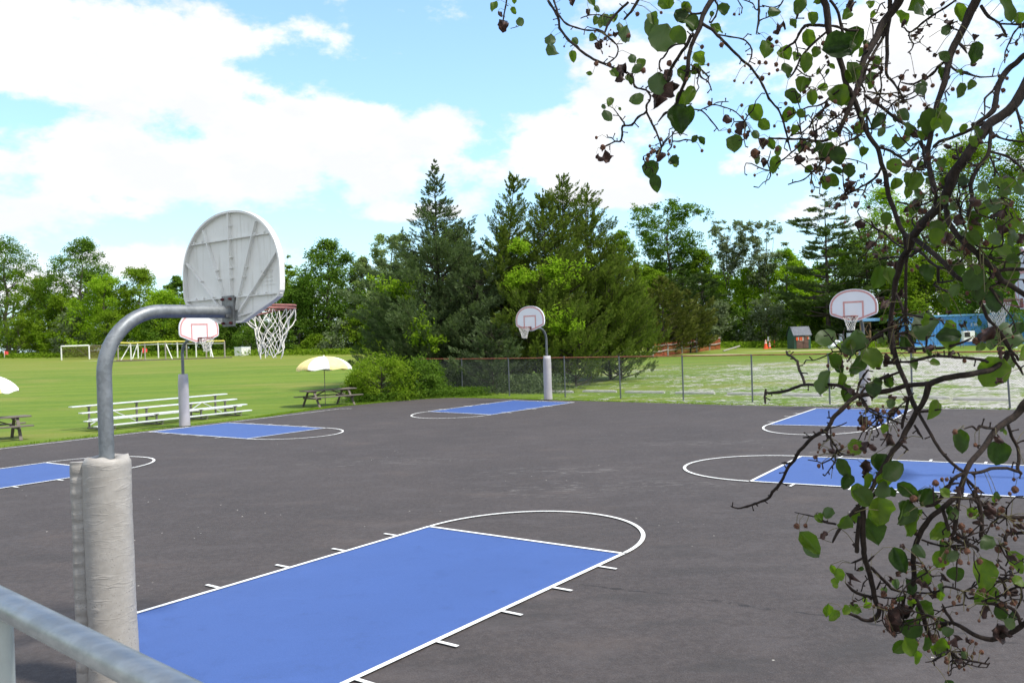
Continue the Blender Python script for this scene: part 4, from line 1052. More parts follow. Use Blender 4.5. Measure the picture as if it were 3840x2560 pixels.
def broadleaf(name, loc, h, w, label, leaf='leaf_dec', seed=0, base=.18, nclump=70, per=110, ls=.26, group=None, trunk_r=None, shape='oval', gap=1.0, lean=0.0, cat='tree', bark='bark', depthf=.9, low=0.0, multi=1, flat=.72):
    rng = np.random.default_rng(seed)
    t = empty(name, loc, 0, label, cat, group)
    tr = trunk_r or h * .018
    # clump centres
    C = []; guard = 0
    lobes = rng.uniform(0, 2 * math.pi, 4); amp = rng.uniform(.08, .22, 4)
    while len(C) < nclump and guard < nclump * 30:
        guard += 1
        u = rng.uniform(0, 1)
        if shape == 'oval': rp = math.sin(math.pi * min(1, (u * .93 + .07)) ** .85) ** .6
        elif shape == 'vase': rp = (.25 + .75 * u ** .7) * (1 if u < .85 else math.sqrt(max(0, 1 - ((u - .85) / .15) ** 2)) + .12)
        elif shape == 'dome': rp = math.sqrt(max(.02, 1 - (u * .98) ** 2))
        elif shape == 'column': rp = math.sin(math.pi * min(1, u * .9 + .1)) ** .35 * .9
        else: rp = 1 - u
        a = rng.uniform(0, 2 * math.pi); q = rng.uniform(.25, 1) ** .5
        m = 1 + sum(amp[k] * math.sin((k + 1) * a + lobes[k] + u * 5) for k in range(4))
        r = w / 2 * rp * q * m * .9
        z = h * (base + (1 - base) * u * .96)
        C.append((r * math.cos(a) + lean * z, r * math.sin(a) * depthf, z, u, q))
    C = np.array(C); nc = len(C)
    rc = w * rng.uniform(.075, .145, nc) * (1.25 - .5 * C[:, 3]) * gap
    # limbs
    mb = MB(); paths = []; H0 = h * .86
    for mI in range(multi):
        off = (rng.uniform(-.4, .4) * (multi > 1), rng.uniform(-.3, .3) * (multi > 1)); ln = (rng.uniform(-.12, .12) if multi > 1 else 0) + lean
        tp = [Vector((off[0] + ln * z + .012 * h * math.sin(z * .9 + seed), off[1] + .012 * h * math.cos(z * .7 + seed), z)) for z in np.linspace(-.2, H0, 9)]
        paths.append((tp, tr * (1.15 if multi == 1 else .8), tr * .18))
    ids = rng.permutation(nc)[:min(nc, 34)]
    for i in ids:
        c = Vector(C[i, :3]); z0 = max(h * base * .7, c.z - (c - Vector((lean * c.z, 0, c.z))).length * rng.uniform(.5, .9) - .04 * h)
        s = Vector((lean * z0, 0, z0)); m = s.lerp(c, .5) + Vector((rng.uniform(-.03, .03) * h, rng.uniform(-.03, .03) * h, -.015 * h))
        r = tr * (1 - z0 / h) * .55 + .012
        paths.append(([s, s.lerp(m, .5) - Vector((0, 0, .005 * h)), m, c], r, .012))
    limb_tubes(mb, paths); mb.build('trunk', M[bark], t)
    # leaves, arranged as sprays round little twig ends so that the edge is feathery
    Vs = []; T = []; Cc = []; Dd = []; Nn = []; Ll = []
    for i in range(nc):
        n = int(per * rng.uniform(.7, 1.3)); k = max(4, n // 9)
        dirs = sph(rng, k); dirs[:, 2] = dirs[:, 2] * flat + .12
        tips = C[i, :3] + dirs * rc[i] * rng.uniform(.45, 1.15, (k, 1))
        ti = rng.integers(0, k, n)
        p = tips[ti] + rng.normal(size=(n, 3)) * (rc[i] * .17 + ls * .25) * np.array([1, 1, .7])
        o = dirs[ti] + rng.normal(size=(n, 3)) * .55; o[:, 2] -= .25
        nn = dirs[ti] * .6 + rng.normal(size=(n, 3)) * .5; nn[:, 2] += .75
        Cc.append(p); Dd.append(o); Nn.append(nn); Ll.append(ls * rng.uniform(.6, 1.25, n))
        ct = rng.uniform(.15, .85); T.append(np.clip(ct + rng.normal(size=n) * .22, 0, 1))
    Cc = np.concatenate(Cc); Dd = np.concatenate(Dd); Nn = np.concatenate(Nn); Ll = np.concatenate(Ll); T = np.concatenate(T)
    ok = Cc[:, 2] > .05
    V, Q = rot_leafs(rng, Cc[ok], Dd[ok], Nn[ok], Ll[ok], Ll[ok] * rng.uniform(.45, .75, ok.sum()), .12)
    np_mesh('crown', V, Q, M[leaf], t, T[ok])
    return t

def conifer(name, loc, h, w, label, leaf='needle_grey', seed=0, base=.03, per_m=9, dens=1.0, ls=.2, lw=.07, up=.25, group=None, profile=None, tiers=False, trunk_r=None, bark='bark_dark', plume=.55, wind=(0, 0), cat='tree', depthf=1.0, lean=(0, 0), irr=.25, nleaf=26, tuft=.30):
    """branches grow along the trunk; each carries brush-like tufts of narrow sprays"""
    rng = np.random.default_rng(seed)
    t = empty(name, loc, 0, label, cat, group)
    profile = profile or (lambda u: (1 - u) ** .8)
    tr = trunk_r or h * .014
    mb = MB(); tp = [Vector((lean[0] * z, lean[1] * z, z)) for z in np.linspace(-.2, h * .97, 8)]
    paths = [(tp, tr, .012)]
    Cc = []; Dd = []; Nn = []; Ll = []; T = []
    if tiers:
        zs = []; z = h * base
        while z < h * .97:
            k = rng.integers(4, 7)
            zs += [z + rng.uniform(-.15, .15) for _ in range(k)]; z += rng.uniform(.55, .95) * (h / 14)
    else:
        zs = (base + (.985 - base) * rng.uniform(0, 1, int(per_m * h)) ** .92) * h
    gold = 2.39996
    lob = rng.uniform(0, 6.28, 5)
    for bi, z in enumerate(sorted(zs)):
        u = (z / h - base) / (1 - base); u = min(max(u, 0), 1)
        a = bi * gold + rng.uniform(-.4, .4)
        R = w / 2 * profile(u) * (1 + irr * .6 * (math.sin(a * 2 + lob[0] + z * 1.1) + math.sin(a * 3 + lob[1] - z * 1.9)) * .6) * rng.uniform(1 - irr * 1.5, 1 + irr * .7)
        R = max(R, .10)
        dx = Vector((math.cos(a), math.sin(a) * depthf, 0)); o = Vector((lean[0] * z, lean[1] * z, z)); dr = up * (1.0 - .3 * u) + rng.uniform(-.2, .2)
        ns = max(3, int(R / .45)); pts = []
        for i in range(ns + 1):
            s = i / ns
            sag = (-.35 * s + .45 * s * s) * R * .35 if tiers else (.30 * s * s) * R * plume
            pts.append(o + dx * R * s + Vector((wind[0] * s * s * R, wind[1] * s * s * R, dr * R * s + sag)))
        if R > .5: paths.append((pts, tr * .38 * (1 - u) + .012, .01))
        P = np.array([list(p) for p in pts]); bd = np.array(list((pts[-1] - pts[0]).normalized()))
        side = np.array([-bd[1], bd[0], 0]); side /= np.linalg.norm(side) + 1e-9
        tsz = tuft * min(1.0, .35 + R * .6)
        nt = max(2, int((R * 1.0 + R * R * .55) / (tsz * 1.05) * dens))
        s = rng.uniform(.25 if not tiers else .35, 1.0, nt) ** .62; s[0] = 1.0
        idx = np.clip(s * ns, 0, ns - 1e-3); i0 = idx.astype(int); f = (idx - i0)[:, None]
        bp = P[i0] * (1 - f) + P[np.minimum(i0 + 1, ns)] * f
        wd = (.10 + .34 * R) * (1.15 - s * .85) * (1 if not tiers else 1.25)
        q = rng.uniform(-1, 1, nt); q[0] = 0
        c = bp + side * (q * wd)[:, None] + np.column_stack([np.zeros(nt), np.zeros(nt), rng.normal(size=nt) * (.05 if tiers else .12)])
        td = bd[None] + side[None] * (q * .8)[:, None] + rng.normal(size=(nt, 3)) * .25
        td[:, 2] += plume * .75 if not tiers else .2
        td += np.array([wind[0], wind[1], 0]) * 1.4
        td /= np.linalg.norm(td, axis=1, keepdims=True)
        tt = np.clip(rng.uniform(.1, .75, nt) + (s - .7) * .4, 0, 1)
        n = nt * nleaf; k = np.repeat(np.arange(nt), nleaf)
        l = rng.uniform(-.55, 1.0, n) * tsz
        rad = (1 - np.clip(l / tsz, 0, 1) * .8) * tsz * (.42 if not tiers else .5)
        off = rng.normal(size=(n, 3)); off /= np.linalg.norm(off, axis=1, keepdims=True); off *= (rad * rng.uniform(.2, 1, n) ** .6)[:, None]
        if tiers: off[:, 2] *= .4
        p = c[k] + td[k] * l[:, None] + off
        d = td[k] * .9 + off / (tsz * .5) * .6 + rng.normal(size=(n, 3)) * .22
        nn = off / (tsz * .4) + rng.normal(size=(n, 3)) * .35 + np.array([0, 0, .55])
        Cc.append(p); Dd.append(d); Nn.append(nn); Ll.append(ls * rng.uniform(.6, 1.3, n)); T.append(np.clip(tt[k] + rng.normal(size=n) * .13 + l / tsz * .15, 0, 1))
    limb_tubes(mb, paths, 5); mb.build('trunk', M[bark], t)
    Cc = np.concatenate(Cc); Dd = np.concatenate(Dd); Nn = np.concatenate(Nn); Ll = np.concatenate(Ll); T = np.concatenate(T)
    ok = Cc[:, 2] > .02
    V, Q = rot_leafs(rng, Cc[ok], Dd[ok], Nn[ok], Ll[ok], Ll[ok] * lw / ls * 1.0 * rng.uniform(.7, 1.3, ok.sum()) , -.10)
    np_mesh('crown', V, Q, M[leaf], t, T[ok])
    return t

def place(px, basey, topy, wpx, dz=0.0, d=None):
    """ground position, height and width of a tree from what it covers in the photograph"""
    p = hit(px, basey) if d is None else None
    if d is not None:
        r = ray(px, basey); p = Vector((r.x * d, d, gz_(r.x * d, d)))
    top = H + ray(px, topy).z * p.y
    return p, top - p.z, wpx / 3183 * p.y

G1 = 'broadleaf trees along the far edge of the lawn'
# px, top y, width px, distance, leaf, shape, label, extra
BG = [
 (30, 885, 290, 112, 'leaf_dark', 'oval', 'tall dark green tree cut by the left edge of the picture', dict(base=.12, nclump=110)),
 (-150, 900, 300, 116, 'leaf_dark', 'oval', 'dark tree left of the picture edge', dict()),
 (150, 1040, 190, 109, 'leaf_dec', 'dome', 'fresh green rounded tree between the two dark trees at far left', dict(base=.08)),
 (315, 895, 290, 113, 'leaf_dark', 'oval', 'dark tree with ragged upright top above the football goal', dict(base=.2, nclump=130, gap=.9)),
 (240, 1105, 190, 106, 'leaf_dec', 'dome', 'low bright green tree left of the football goal', dict(base=.05)),
 (400, 1030, 250, 105, 'leaf_lime', 'dome', 'light yellow green broad tree behind the nearest pole bend', dict(base=.08, nclump=100)),
 (530, 1000, 230, 110, 'leaf_dec', 'dome', 'feathery green tree left of the nearest backboard', dict(base=.1, nclump=100)),
 (610, 1085, 200, 104, 'leaf_lime', 'dome', 'bright tree low behind the play frame', dict(base=.06)),
 (672, 1035, 140, 112, 'leaf_dark', 'oval', 'dark crown showing just left of the nearest backboard', dict(base=.1)),
 (770, 1120, 200, 108, 'leaf_dec', 'dome', 'green tree mostly hidden by the nearest backboard', dict(base=.05)),
 (900, 1100, 200, 110, 'leaf_dark', 'dome', 'dark green tree behind the lower corner of the nearest backboard', dict(base=.05)),
 (1055, 930, 160, 111, 'leaf_dec', 'vase', 'thin topped tree just right of the nearest backboard', dict(base=.4, nclump=46, per=60, gap=.7)),
 (1240, 895, 270, 108, 'leaf_dark', 'oval', 'full dark green tree between the nearest net and the blue grey cedar', dict(base=.14, nclump=130)),
 (1130, 1060, 220, 106, 'leaf_dark', 'dome', 'low dark tree behind the hanging net', dict(base=.05)),
 (1370, 960, 170, 112, 'leaf_pale', 'oval', 'pale silvery tree left of the blue grey cedar', dict(base=.1, nclump=90)),
 (1480, 870, 190, 116, 'leaf_pale', 'vase', 'tall pale feathery tree behind the left shoulder of the blue grey cedar', dict(base=.2, nclump=90)),
 (1400, 1130, 200, 104, 'leaf_dec', 'dome', 'green undergrowth tree at the foot of the pale trees', dict(base=.04)),
 (1700, 850, 240, 100, 'leaf_dec', 'oval', 'green crown showing between the blue grey cedar and the olive cedars', dict(base=.1)),
 (2345, 860, 170, 92, 'leaf_dec', 'oval', 'light green tree behind the right edge of the olive cedars', dict(base=.1)),
 (2520, 750, 300, 96, 'leaf_dark', 'vase', 'tall open oak with a spreading crown right of the olive cedars', dict(base=.32, nclump=170, per=110, gap=.75, flat=.6)),
 (2450, 1000, 200, 90, 'leaf_dec', 'dome', 'green tree at the foot of the tall open oak', dict(base=.05)),
 (2640, 930, 170, 98, 'leaf_dec', 'oval', 'green tree between the open oak and the thin stemmed trees', dict(base=.08)),
 (2745, 815, 190, 90, 'leaf_grey', 'vase', 'thin stemmed airy tree, left one of the two', dict(base=.55, nclump=90, per=75, gap=.62, multi=2, trunk_r=.11)),
 (2860, 825, 200, 91, 'leaf_grey', 'vase', 'thin stemmed airy tree, right one of the two', dict(base=.48, nclump=100, per=75, gap=.62, multi=3, trunk_r=.10)),
 (2800, 1000, 260, 92, 'leaf_lime', 'dome', 'sunlit yellow green tree under the thin stemmed trees', dict(base=.05)),
 (2960, 930, 210, 94, 'leaf_lime', 'oval', 'sunlit yellow green tree left of the tiered pine', dict(base=.1, nclump=80)),
 (3060, 1010, 230, 96, 'leaf_lime', 'dome', 'sunlit yellow green tree behind the trunk of the tiered pine', dict(base=.05)),
 (3230, 900, 260, 92, 'leaf_dec', 'oval', 'green tree behind the branches right of the tiered pine', dict(base=.06, nclump=90)),
 (3330, 700, 330, 104, 'leaf_lime', 'oval', 'tall sunlit tree high behind the thick foreground branch', dict(base=.15, nclump=120, gap=.9)),
 (3650, 520, 520, 98, 'leaf_dec', 'oval', 'very tall light green tree filling the upper right behind the branches', dict(base=.12, nclump=190, per=130)),
 (3880, 480, 420, 100, 'leaf_dec', 'oval', 'very tall tree cut by the right edge of the picture', dict(base=.12, nclump=150, per=120)),
 (3480, 950, 330, 90, 'leaf_dec', 'dome', 'green tree behind the blue container, left part', dict(base=.04, nclump=100)),
 (3760, 930, 330, 89, 'leaf_dark', 'dome', 'dark tree behind the blue container, right part', dict(base=.04, nclump=100)),
]
PERSCALE = 1.0
def woodline(px):
    y = 1341 - px * .011 if px < 1500 else (1324.5 - (px - 1500) * .0205 if px < 2500 else 1304)
    return hit(min(max(px, 0), 3840), y).y
for i, (px, ty, wp, d, lf, shp, lab, ex) in enumerate(BG):
    d = woodline(px) + (d - (104 if px < 1600 else (98 if px < 2400 else 90))) * .8 + (4 if px < 2400 else 9)
    p, h, w = place(px, 1340, ty, wp * 1.06, d=d)
    kw = dict(nclump=120, per=120, ls=.29 if d > 100 else .24, base=.1, group=G1, seed=100 + i, depthf=.8)
    kw.update(ex)
    if ex.get('gap', 1) > .8: kw['nclump'] = int(kw['nclump'] * 1.35) if 'nclump' in ex else kw['nclump']
    broadleaf('broadleaf_tree', p, h, w, lab, lf, shape=shp, **kw)
# rear row that closes the gaps
RR = random.Random(5)
REAR = [(60, 1000), (190, 1000), (330, 1020), (470, 1075), (600, 1090), (730, 1080), (860, 1050), (990, 1010), (1120, 990), (1250, 1010), (1390, 1030), (1560, 960), (1740, 940), (1950, 940), (2160, 930), (2330, 950), (2470, 960), (2600, 990), (2720, 1010), (2850, 1010), (2990, 960), (3140, 900), (3420, 780), (3560, 800), (3800, 780)]
kinds = ['at the far left', 'behind the left flag', 'behind the football goal', 'behind the nearest pole bend', 'behind the play frame', 'behind the left of the nearest backboard', 'behind the middle of the nearest backboard', 'behind the right of the nearest backboard', 'behind the hanging net', 'behind the full dark tree', 'behind the pale silvery tree', 'behind the left side of the blue grey cedar', 'behind the right side of the blue grey cedar', 'behind the left leader of the olive cedars', 'behind the middle of the olive cedars', 'behind the right end of the olive cedars', 'behind the left half of the open oak', 'behind the right half of the open oak', 'behind the left thin stemmed tree', 'behind the right thin stemmed tree', 'left of the tiered pine trunk', 'right of the tiered pine trunk', 'behind the thick foreground limb', 'behind the container left half', 'behind the container right half']
for i, ((px, ty), kd) in enumerate(zip(REAR, kinds)):
    d = woodline(px) + (20 if px < 1500 else 19)
    p, h, w = place(px, 1340, ty + RR.uniform(-15, 15), 210, d=d + RR.uniform(-3, 3))
    broadleaf('broadleaf_tree', p, h, w, 'rear row tree ' + kd, RR.choice(['leaf_dark', 'leaf_dec', 'leaf_dec']), seed=300 + i, base=.02, nclump=64, per=80, ls=.38, group='rear row of trees', shape='oval', depthf=.7)
# shrubs at the foot of the wood
SH = [(70, 1345, 1180, 220, 'leaf_dec', 'sunlit shrub below the tall dark tree at the left edge'), (265, 1349, 1150, 150, 'leaf_grey', 'grey green shrub behind the football goal'), (205, 1347, 1240, 150, 'leaf_lime', 'low lime shrub left of the football goal'),
      (420, 1346, 1170, 220, 'leaf_dec', 'shrub behind the left end of the play frame'), (600, 1342, 1180, 240, 'leaf_dark', 'dark shrub behind the middle of the play frame'), (790, 1339, 1200, 220, 'leaf_dark', 'dark shrub behind the right end of the play frame'),
      (960, 1336, 1210, 190, 'leaf_dark', 'dark shrub behind the white box'), (1125, 1335, 1190, 150, 'leaf_dark', 'brownish dark shrub under the hanging net'), (1290, 1333, 1205, 190, 'leaf_grey', 'grey green arching shrub left of the parasol by the bush'),
      (1180, 1335, 1260, 150, 'leaf_dec', 'low green shrub right of the hanging net'), (1420, 1332, 1180, 180, 'leaf_dark', 'dark shrub left of the blue grey cedar')]
for i, (px, by, ty, wp, lf, lab) in enumerate(SH):
    p, h, w = place(px, by - 7, ty, wp, d=woodline(px) + RR.uniform(1.5, 3.5))
    broadleaf('shrub', p, h, w, lab, lf, seed=500 + i, base=.0, nclump=46, per=95, ls=.26, group='shrubs at the foot of the wood', shape='dome', cat='shrub', depthf=.6, trunk_r=.06)
SH2 = [(2700, 78, 1130, 170, 'leaf_grey', 'grey green bush left of the traffic cones'), (2880, 88, 1110, 220, 'leaf_grey', 'tall pale grey green bush behind the traffic cones'), (2790, 86, 1160, 170, 'leaf_dark', 'dark bush between the split rail fence and the cones'),
       (3110, 92, 1130, 200, 'leaf_dark', 'dark bush behind the bucket stacks'), (3010, 90, 1120, 170, 'leaf_dark', 'dark bush behind the shed'), (3210, 95, 1110, 210, 'leaf_dec', 'green bush behind the open shelter'), (2610, 92, 1150, 200, 'leaf_dark', 'dark bush behind the split rail fence')]
for i, (px, d, ty, wp, lf, lab) in enumerate(SH2):
    d = woodline(px) + 4 + (d - 78) * .25
    p, h, w = place(px, 1300, ty, wp, d=d)
    broadleaf('bush', p, h, w, lab, lf, seed=540 + i, base=.0, nclump=60, per=100, ls=.22, group='bushes behind the gravel lot', shape='dome', cat='bush', depthf=.6, trunk_r=.06)

# the big conifers behind the fence
def spire(u): return (.98 * (1 - u) ** 1.05 if u > .52 else .475 + (.52 - u) * 1.0 if u > .12 else .86 + (0.12 - u) * .4)
p, h, w = place(1655, 1440, 605, 540, d=48)
conifer('cedar_tree', p, h, w, 'tall blue grey cedar with one sharp spire, foliage down to the fence', 'needle_grey', 11, base=.0, per_m=24, dens=1.25, ls=.13, lw=.045, up=.22, profile=lambda u: float(np.interp(u, [0, .15, .3, .42, .5, .6, .68, .77, .89, 1], [1.05, 1.12, 1.0, .9, .78, .44, .32, .20, .10, .02])), plume=.5, irr=.42, tuft=.30)
# its broad lower skirts: neighbouring stems of the same kind
for i, (px, ty, wp, d, lab) in enumerate([(1510, 1000, 270, 49.5, 'lower grey green cedar forming the left shoulder of the spired cedar'), (1800, 960, 300, 45.5, 'grey green cedar forming the right shoulder of the spired cedar'), (1742, 830, 190, 49, 'narrow grey green cedar leaning right beside the spire'), (1660, 1110, 360, 46.0, 'low dense grey green cedar in front, right behind the fence end'), (1850, 1180, 260, 42.6, 'low grey green cedar sprawling behind the fence, left of the cedar hoop')]):
    p, h, w = place(px, 1450, ty, wp, d=d)
    conifer('cedar_tree', p, h, w, lab, 'needle_grey', 20 + i, base=.0, per_m=22, dens=1.3, ls=.13, lw=.045, up=.25, profile=(lambda u: (1 - u ** 1.5) ** .8 * .95 + .05) if i != 2 else (lambda u: .30 + .6 * (1 - u)), plume=.45, irr=.42, tuft=.32, wind=(.15 if i == 2 else .03, 0), lean=(.05 if i == 2 else 0, 0), group='grey green cedars')
OL = [(1955, 655, 300, 49, (.16, 0), .12, 'needle_olive', 'olive cedar whose wispy leader bends right, left of its group'), (2135, 655, 360, 48, (.10, 0), .03, 'needle_olive', 'tallest broad olive cedar in the middle of the group'), (2225, 700, 300, 50, (.18, 0), .02, 'needle_olive', 'olive cedar with feathered right hand side'),
      (2060, 720, 300, 46, (.08, 0), 0, 'needle_olive', 'front olive cedar directly behind the cedar hoop backboard'), (1900, 850, 240, 46, (.1, 0), .0, 'needle_olive', 'lower olive cedar touching the grey cedar'), (2290, 900, 330, 47.5, (.12, 0), 0, 'needle_olive', 'lower olive cedar at the right of the group'),
      (2160, 1130, 330, 43.8, (0, 0), 0, 'needle_olive', 'dark low olive cedar behind the fence, right of the cedar hoop pole'),
      (2330, 1080, 260, 47, (.05, 0), 0, 'needle_olive', 'dense low olive cedar at the sunny right end'),
      (2040, 1020, 420, 44.5, (.05, 0), 0, 'needle_olive', 'dense low olive cedar skirt above the fence rail')]
for i, (px, ty, wp, d, wn, ln, lf, lab) in enumerate(OL):
    p, h, w = place(px, 1420, ty, wp, d=d)
    p.x -= ln * h
    conifer('cedar_tree', p, h, w, lab, lf, 40 + i, base=.04 if i < 4 else .0, per_m=20, dens=1.25, ls=.15, lw=.05, up=.34, profile=(lambda u: (1 - u ** 1.5) ** .85 * (.62 + .38 * min(1, u * 6)) + .03), plume=.8, irr=.48, tuft=.36, wind=wn, lean=(ln, 0), group='olive cedars behind the cedar hoop')
for i, (px, by, ty, wp, lf, lab) in enumerate([(2395, 1335, 1000, 110, 'needle_olive', 'slim green juniper at the right end of the cedars'), (2490, 1330, 1040, 250, 'needle_brown', 'bronze tinted juniper left of the split rail fence'), (2430, 1338, 1150, 140, 'needle_olive', 'small green juniper in front of the bronze one'),
        (2590, 1322, 1090, 200, 'needle_brown', 'dark bronzed juniper over the split rail fence')]):
    p, h, w = place(px, by, ty, wp)
    conifer('juniper', p, h, w, lab, lf, 60 + i, base=.03, per_m=12, dens=1.2, ls=.24, lw=.085, up=.25, tuft=.5, profile=(lambda u: (1 - u ** 1.4) ** .85), plume=.6, irr=.3, group='junipers by the split rail fence')
# pines
p, h, w = place(3110, 1300, 715, 350, d=woodline(3110) + 5)
conifer('pine_tree', p, h, w, 'tall pine with dark trunk and level tiers of needles against the sky', 'needle_pine', 71, base=.20, dens=1.3, tuft=.6, ls=.30, lw=.085, up=.10, tiers=True, profile=lambda u: (.80 + .2 * math.sin(u * 9)) * (1 - u ** 3.2) ** .8 * (1 if u < .72 else .9), plume=.2, irr=.3, trunk_r=.30, group='pines behind the gravel lot')
for i, (px, ty, wp, d, lab) in enumerate([(2640, 1010, 260, 92, 'dark pine filling the gap behind the split rail fence'), (3260, 850, 300, 86, 'pine with drooping tiers right of the tall tiered pine'), (2570, 1000, 170, 95, 'dark conifer below the open oak crown')]):
    p, h, w = place(px, 1310, ty, wp, d=woodline(px) + 7 + i)
    p.y += 0
    conifer('pine_tree', p, h, w, lab, 'needle_pine', 75 + i, base=.08, dens=1.2, tuft=.7, ls=.34, lw=.10, up=.08, tiers=True, profile=lambda u: (1 - u) ** .6, plume=.2, irr=.35, trunk_r=.2, group='pines behind the gravel lot')
# lime green climbers breaking through the cedars
def climber(px, py, rx, ry, d, label, seed):
    c = at(px, py, d); t = empty('climbing_vine', (c.x, c.y, c.z), 0, label, 'vine', 'lime green climbers in the cedars'); rng = np.random.default_rng(seed)
    sx, sz = rx / 3183 * d, ry / 3183 * d; C = []; 
    mb = MB()
    for k in range(18):
        a = rng.uniform(0, 6.28); q = rng.uniform(.2, 1); e = Vector((math.cos(a) * sx * q, rng.uniform(-.45, .1), math.sin(a) * sz * q)); s = Vector((rng.uniform(-.2, .2) * sx, .6, -sz * .5)); m = s.lerp(e, .5) + Vector((0, -.1, .1))
        mb.tube([s, m, e], [.018, .012, .006], 4)
        for u in np.linspace(.3, 1.1, 7): C.append(list(s.lerp(m, u * 2) if u < .5 else m.lerp(e, u * 2 - 1)))
    mb.build('stem', M['bark'], t)
    C = np.array(C); n = 10; P = np.repeat(C, n, 0) + rng.normal(size=(len(C) * n, 3)) * np.array([.13, .10, .09])
    D = rng.normal(size=P.shape) * .6 + np.array([.2, -.3, -.25]); N = rng.normal(size=P.shape) * .5 + np.array([0, -.4, .8])
    L = rng.uniform(.10, .2, len(P)); V, Q = rot_leafs(rng, P, D, N, L, L * .55, .1); np_mesh('foliage', V, Q, M['leaf_lime'], t, rng.uniform(0, 1, len(P)))
for i, (px, py, rx, ry, d, lab) in enumerate([(1500, 1085, 130, 85, 45.2, 'large lime green climber on the left flank of the grey cedars'), (1600, 1240, 70, 90, 43.6, 'hanging lime green climber low on the grey cedar'), (2090, 1000, 110, 75, 43.4, 'broad lime green spray above and right of the cedar hoop backboard'),
        (1935, 1045, 90, 45, 43.5, 'small lime green spray above the cedar hoop backboard'), (2130, 1215, 110, 60, 41.8, 'lime green spray right of the cedar hoop pole'), (1950, 925, 35, 30, 44.2, 'little lime tuft high in the olive cedar')]):
    climber(px, py, rx, ry, d, lab, 90 + i)
# leafy bush and weeds at the fence end
for i, (x, y, h, w, lf, lab) in enumerate([(-6.1, 39.4, 1.95, 3.6, 'leaf_dec', 'wide leafy bush right of the picnic table'), (-4.5, 40.6, 1.7, 3.2, 'leaf_dark', 'taller loose bush where the fence begins'), (-7.3, 40.6, 1.35, 1.6, 'leaf_dec', 'thin twiggy bush just behind the parasol pole')]):
    broadleaf('leafy_bush', gp(x, y), h, w, lab, lf, seed=620 + i, base=.0, nclump=64, per=150, ls=.105, gap=1.15, flat=1.0, group='bushes at the end of the fence', shape='dome', cat='bush', trunk_r=.03, depthf=.8, bark='bark')
def weeds(name, pts, n, hgt, ls, mat, label, seed, spread=.3):
    rng = np.random.default_rng(seed); pts = np.array(pts); seg = rng.integers(0, len(pts) - 1, n); t = rng.uniform(0, 1, n)[:, None]
    P = pts[seg] * (1 - t) + pts[seg + 1] * t + rng.normal(size=(n, 2)) * spread
    Z = rng.uniform(0, 1, n) ** 1.5 * hgt; base = np.array([gz_(a, b) for a, b in P])
    C = np.column_stack([P, base + Z]); D = rng.normal(size=(n, 3)) * .6 + np.array([0, 0, .5]); N = rng.normal(size=(n, 3)) * .5 + np.array([0, 0, .7])
    L = ls * rng.uniform(.6, 1.3, n); V, Q = rot_leafs(rng, C, D, N, L, L * .45, .15)
    o = np_mesh(name, V, Q, M[mat], None, rng.uniform(0, 1, n)); tag(o, label, 'weeds', None, 'stuff'); return o
weeds('weeds', [(-7.0, 38.6), (-5.6, 39.2), (-4.0, 40.2), (-2.8, 40.6), (-1.6, 40.6)], 11000, .42, .09, 'leaf_dark', 'rank green weeds along the foot of the bush and fence end', 1, .45)
weeds('undergrowth', [(-4.5, 46.0), (-1.9, 43.6), (0.5, 41.9), (1.8, 40.8)], 12000, .9, .11, 'needle_grey', 'dark low growth behind the fence below the cedars', 2, .6)
weeds('grass_tufts', [(-14.9, 24.3), (-9.6, 32.1), (-8.3, 35.2), (-7.1, 36.8), (-5.2, 38.6), (-3.9, 39.6), (-2.8, 39.7), (-1.0, 38.4), (1.0, 36.6), (4.0, 34.0), (7.8, 30.6), (15.2, 25.5)], 17000, .035, .05, 'leaf_dec', 'ragged grass tufts along the edge of the asphalt', 3, .16)
weeds('meadow_edge', [(lambda r, d: (r.x * d, d))(ray(x, 1340), woodline(x) + 1) for x in (0, 150, 300, 450, 600, 800, 1000, 1150, 1300, 1450)], 16000, .7, .35, 'leaf_dec', 'tall grass along the foot of the wood', 4, 1.6)
weeds('lot_edge', [(lambda r, d: (r.x * d, d))(ray(x, 1304), woodline(x) + 1.5) for x in (2700, 2800, 2960, 3100, 3250)], 5000, .6, .3, 'leaf_dec', 'rough growth along the back of the gravel lot', 5, 1.2)

# ------------------------------------------------------------------ the pear tree over the viewer
# twig and leaf measurements were taken tile by tile: offset and scale of each tile
TL = {1: (1800, 0, .4782), 2: (2500, 0, .4464), 3: (3140, 0, .4464), 5: (3200, 650, .4082), 6: (2700, 1250, .4464), 7: (3240, 1250, .4464), 8: (2940, 1850, .4527)}
def depth(px, py):
    """distance of the branch work: a gently folded spray, nearer on the right"""
    t = min(max((px - 1850) / 1990, 0), 1)
    d = 3.55 - 1.45 * t ** .8
    return d + .13 * math.sin(px * .0041 + py * .0023) + .10 * math.sin(py * .0047 - px * .0017 + 1.3) + .05 * math.sin(px * .013 + 2)
def tp(tile, x, y, dd=0.0):
    ox, oy, s = TL[tile]; px, py = ox + x * s, oy + y * s
    d = depth(px, py) + dd
    return at(px, py, d), d, s
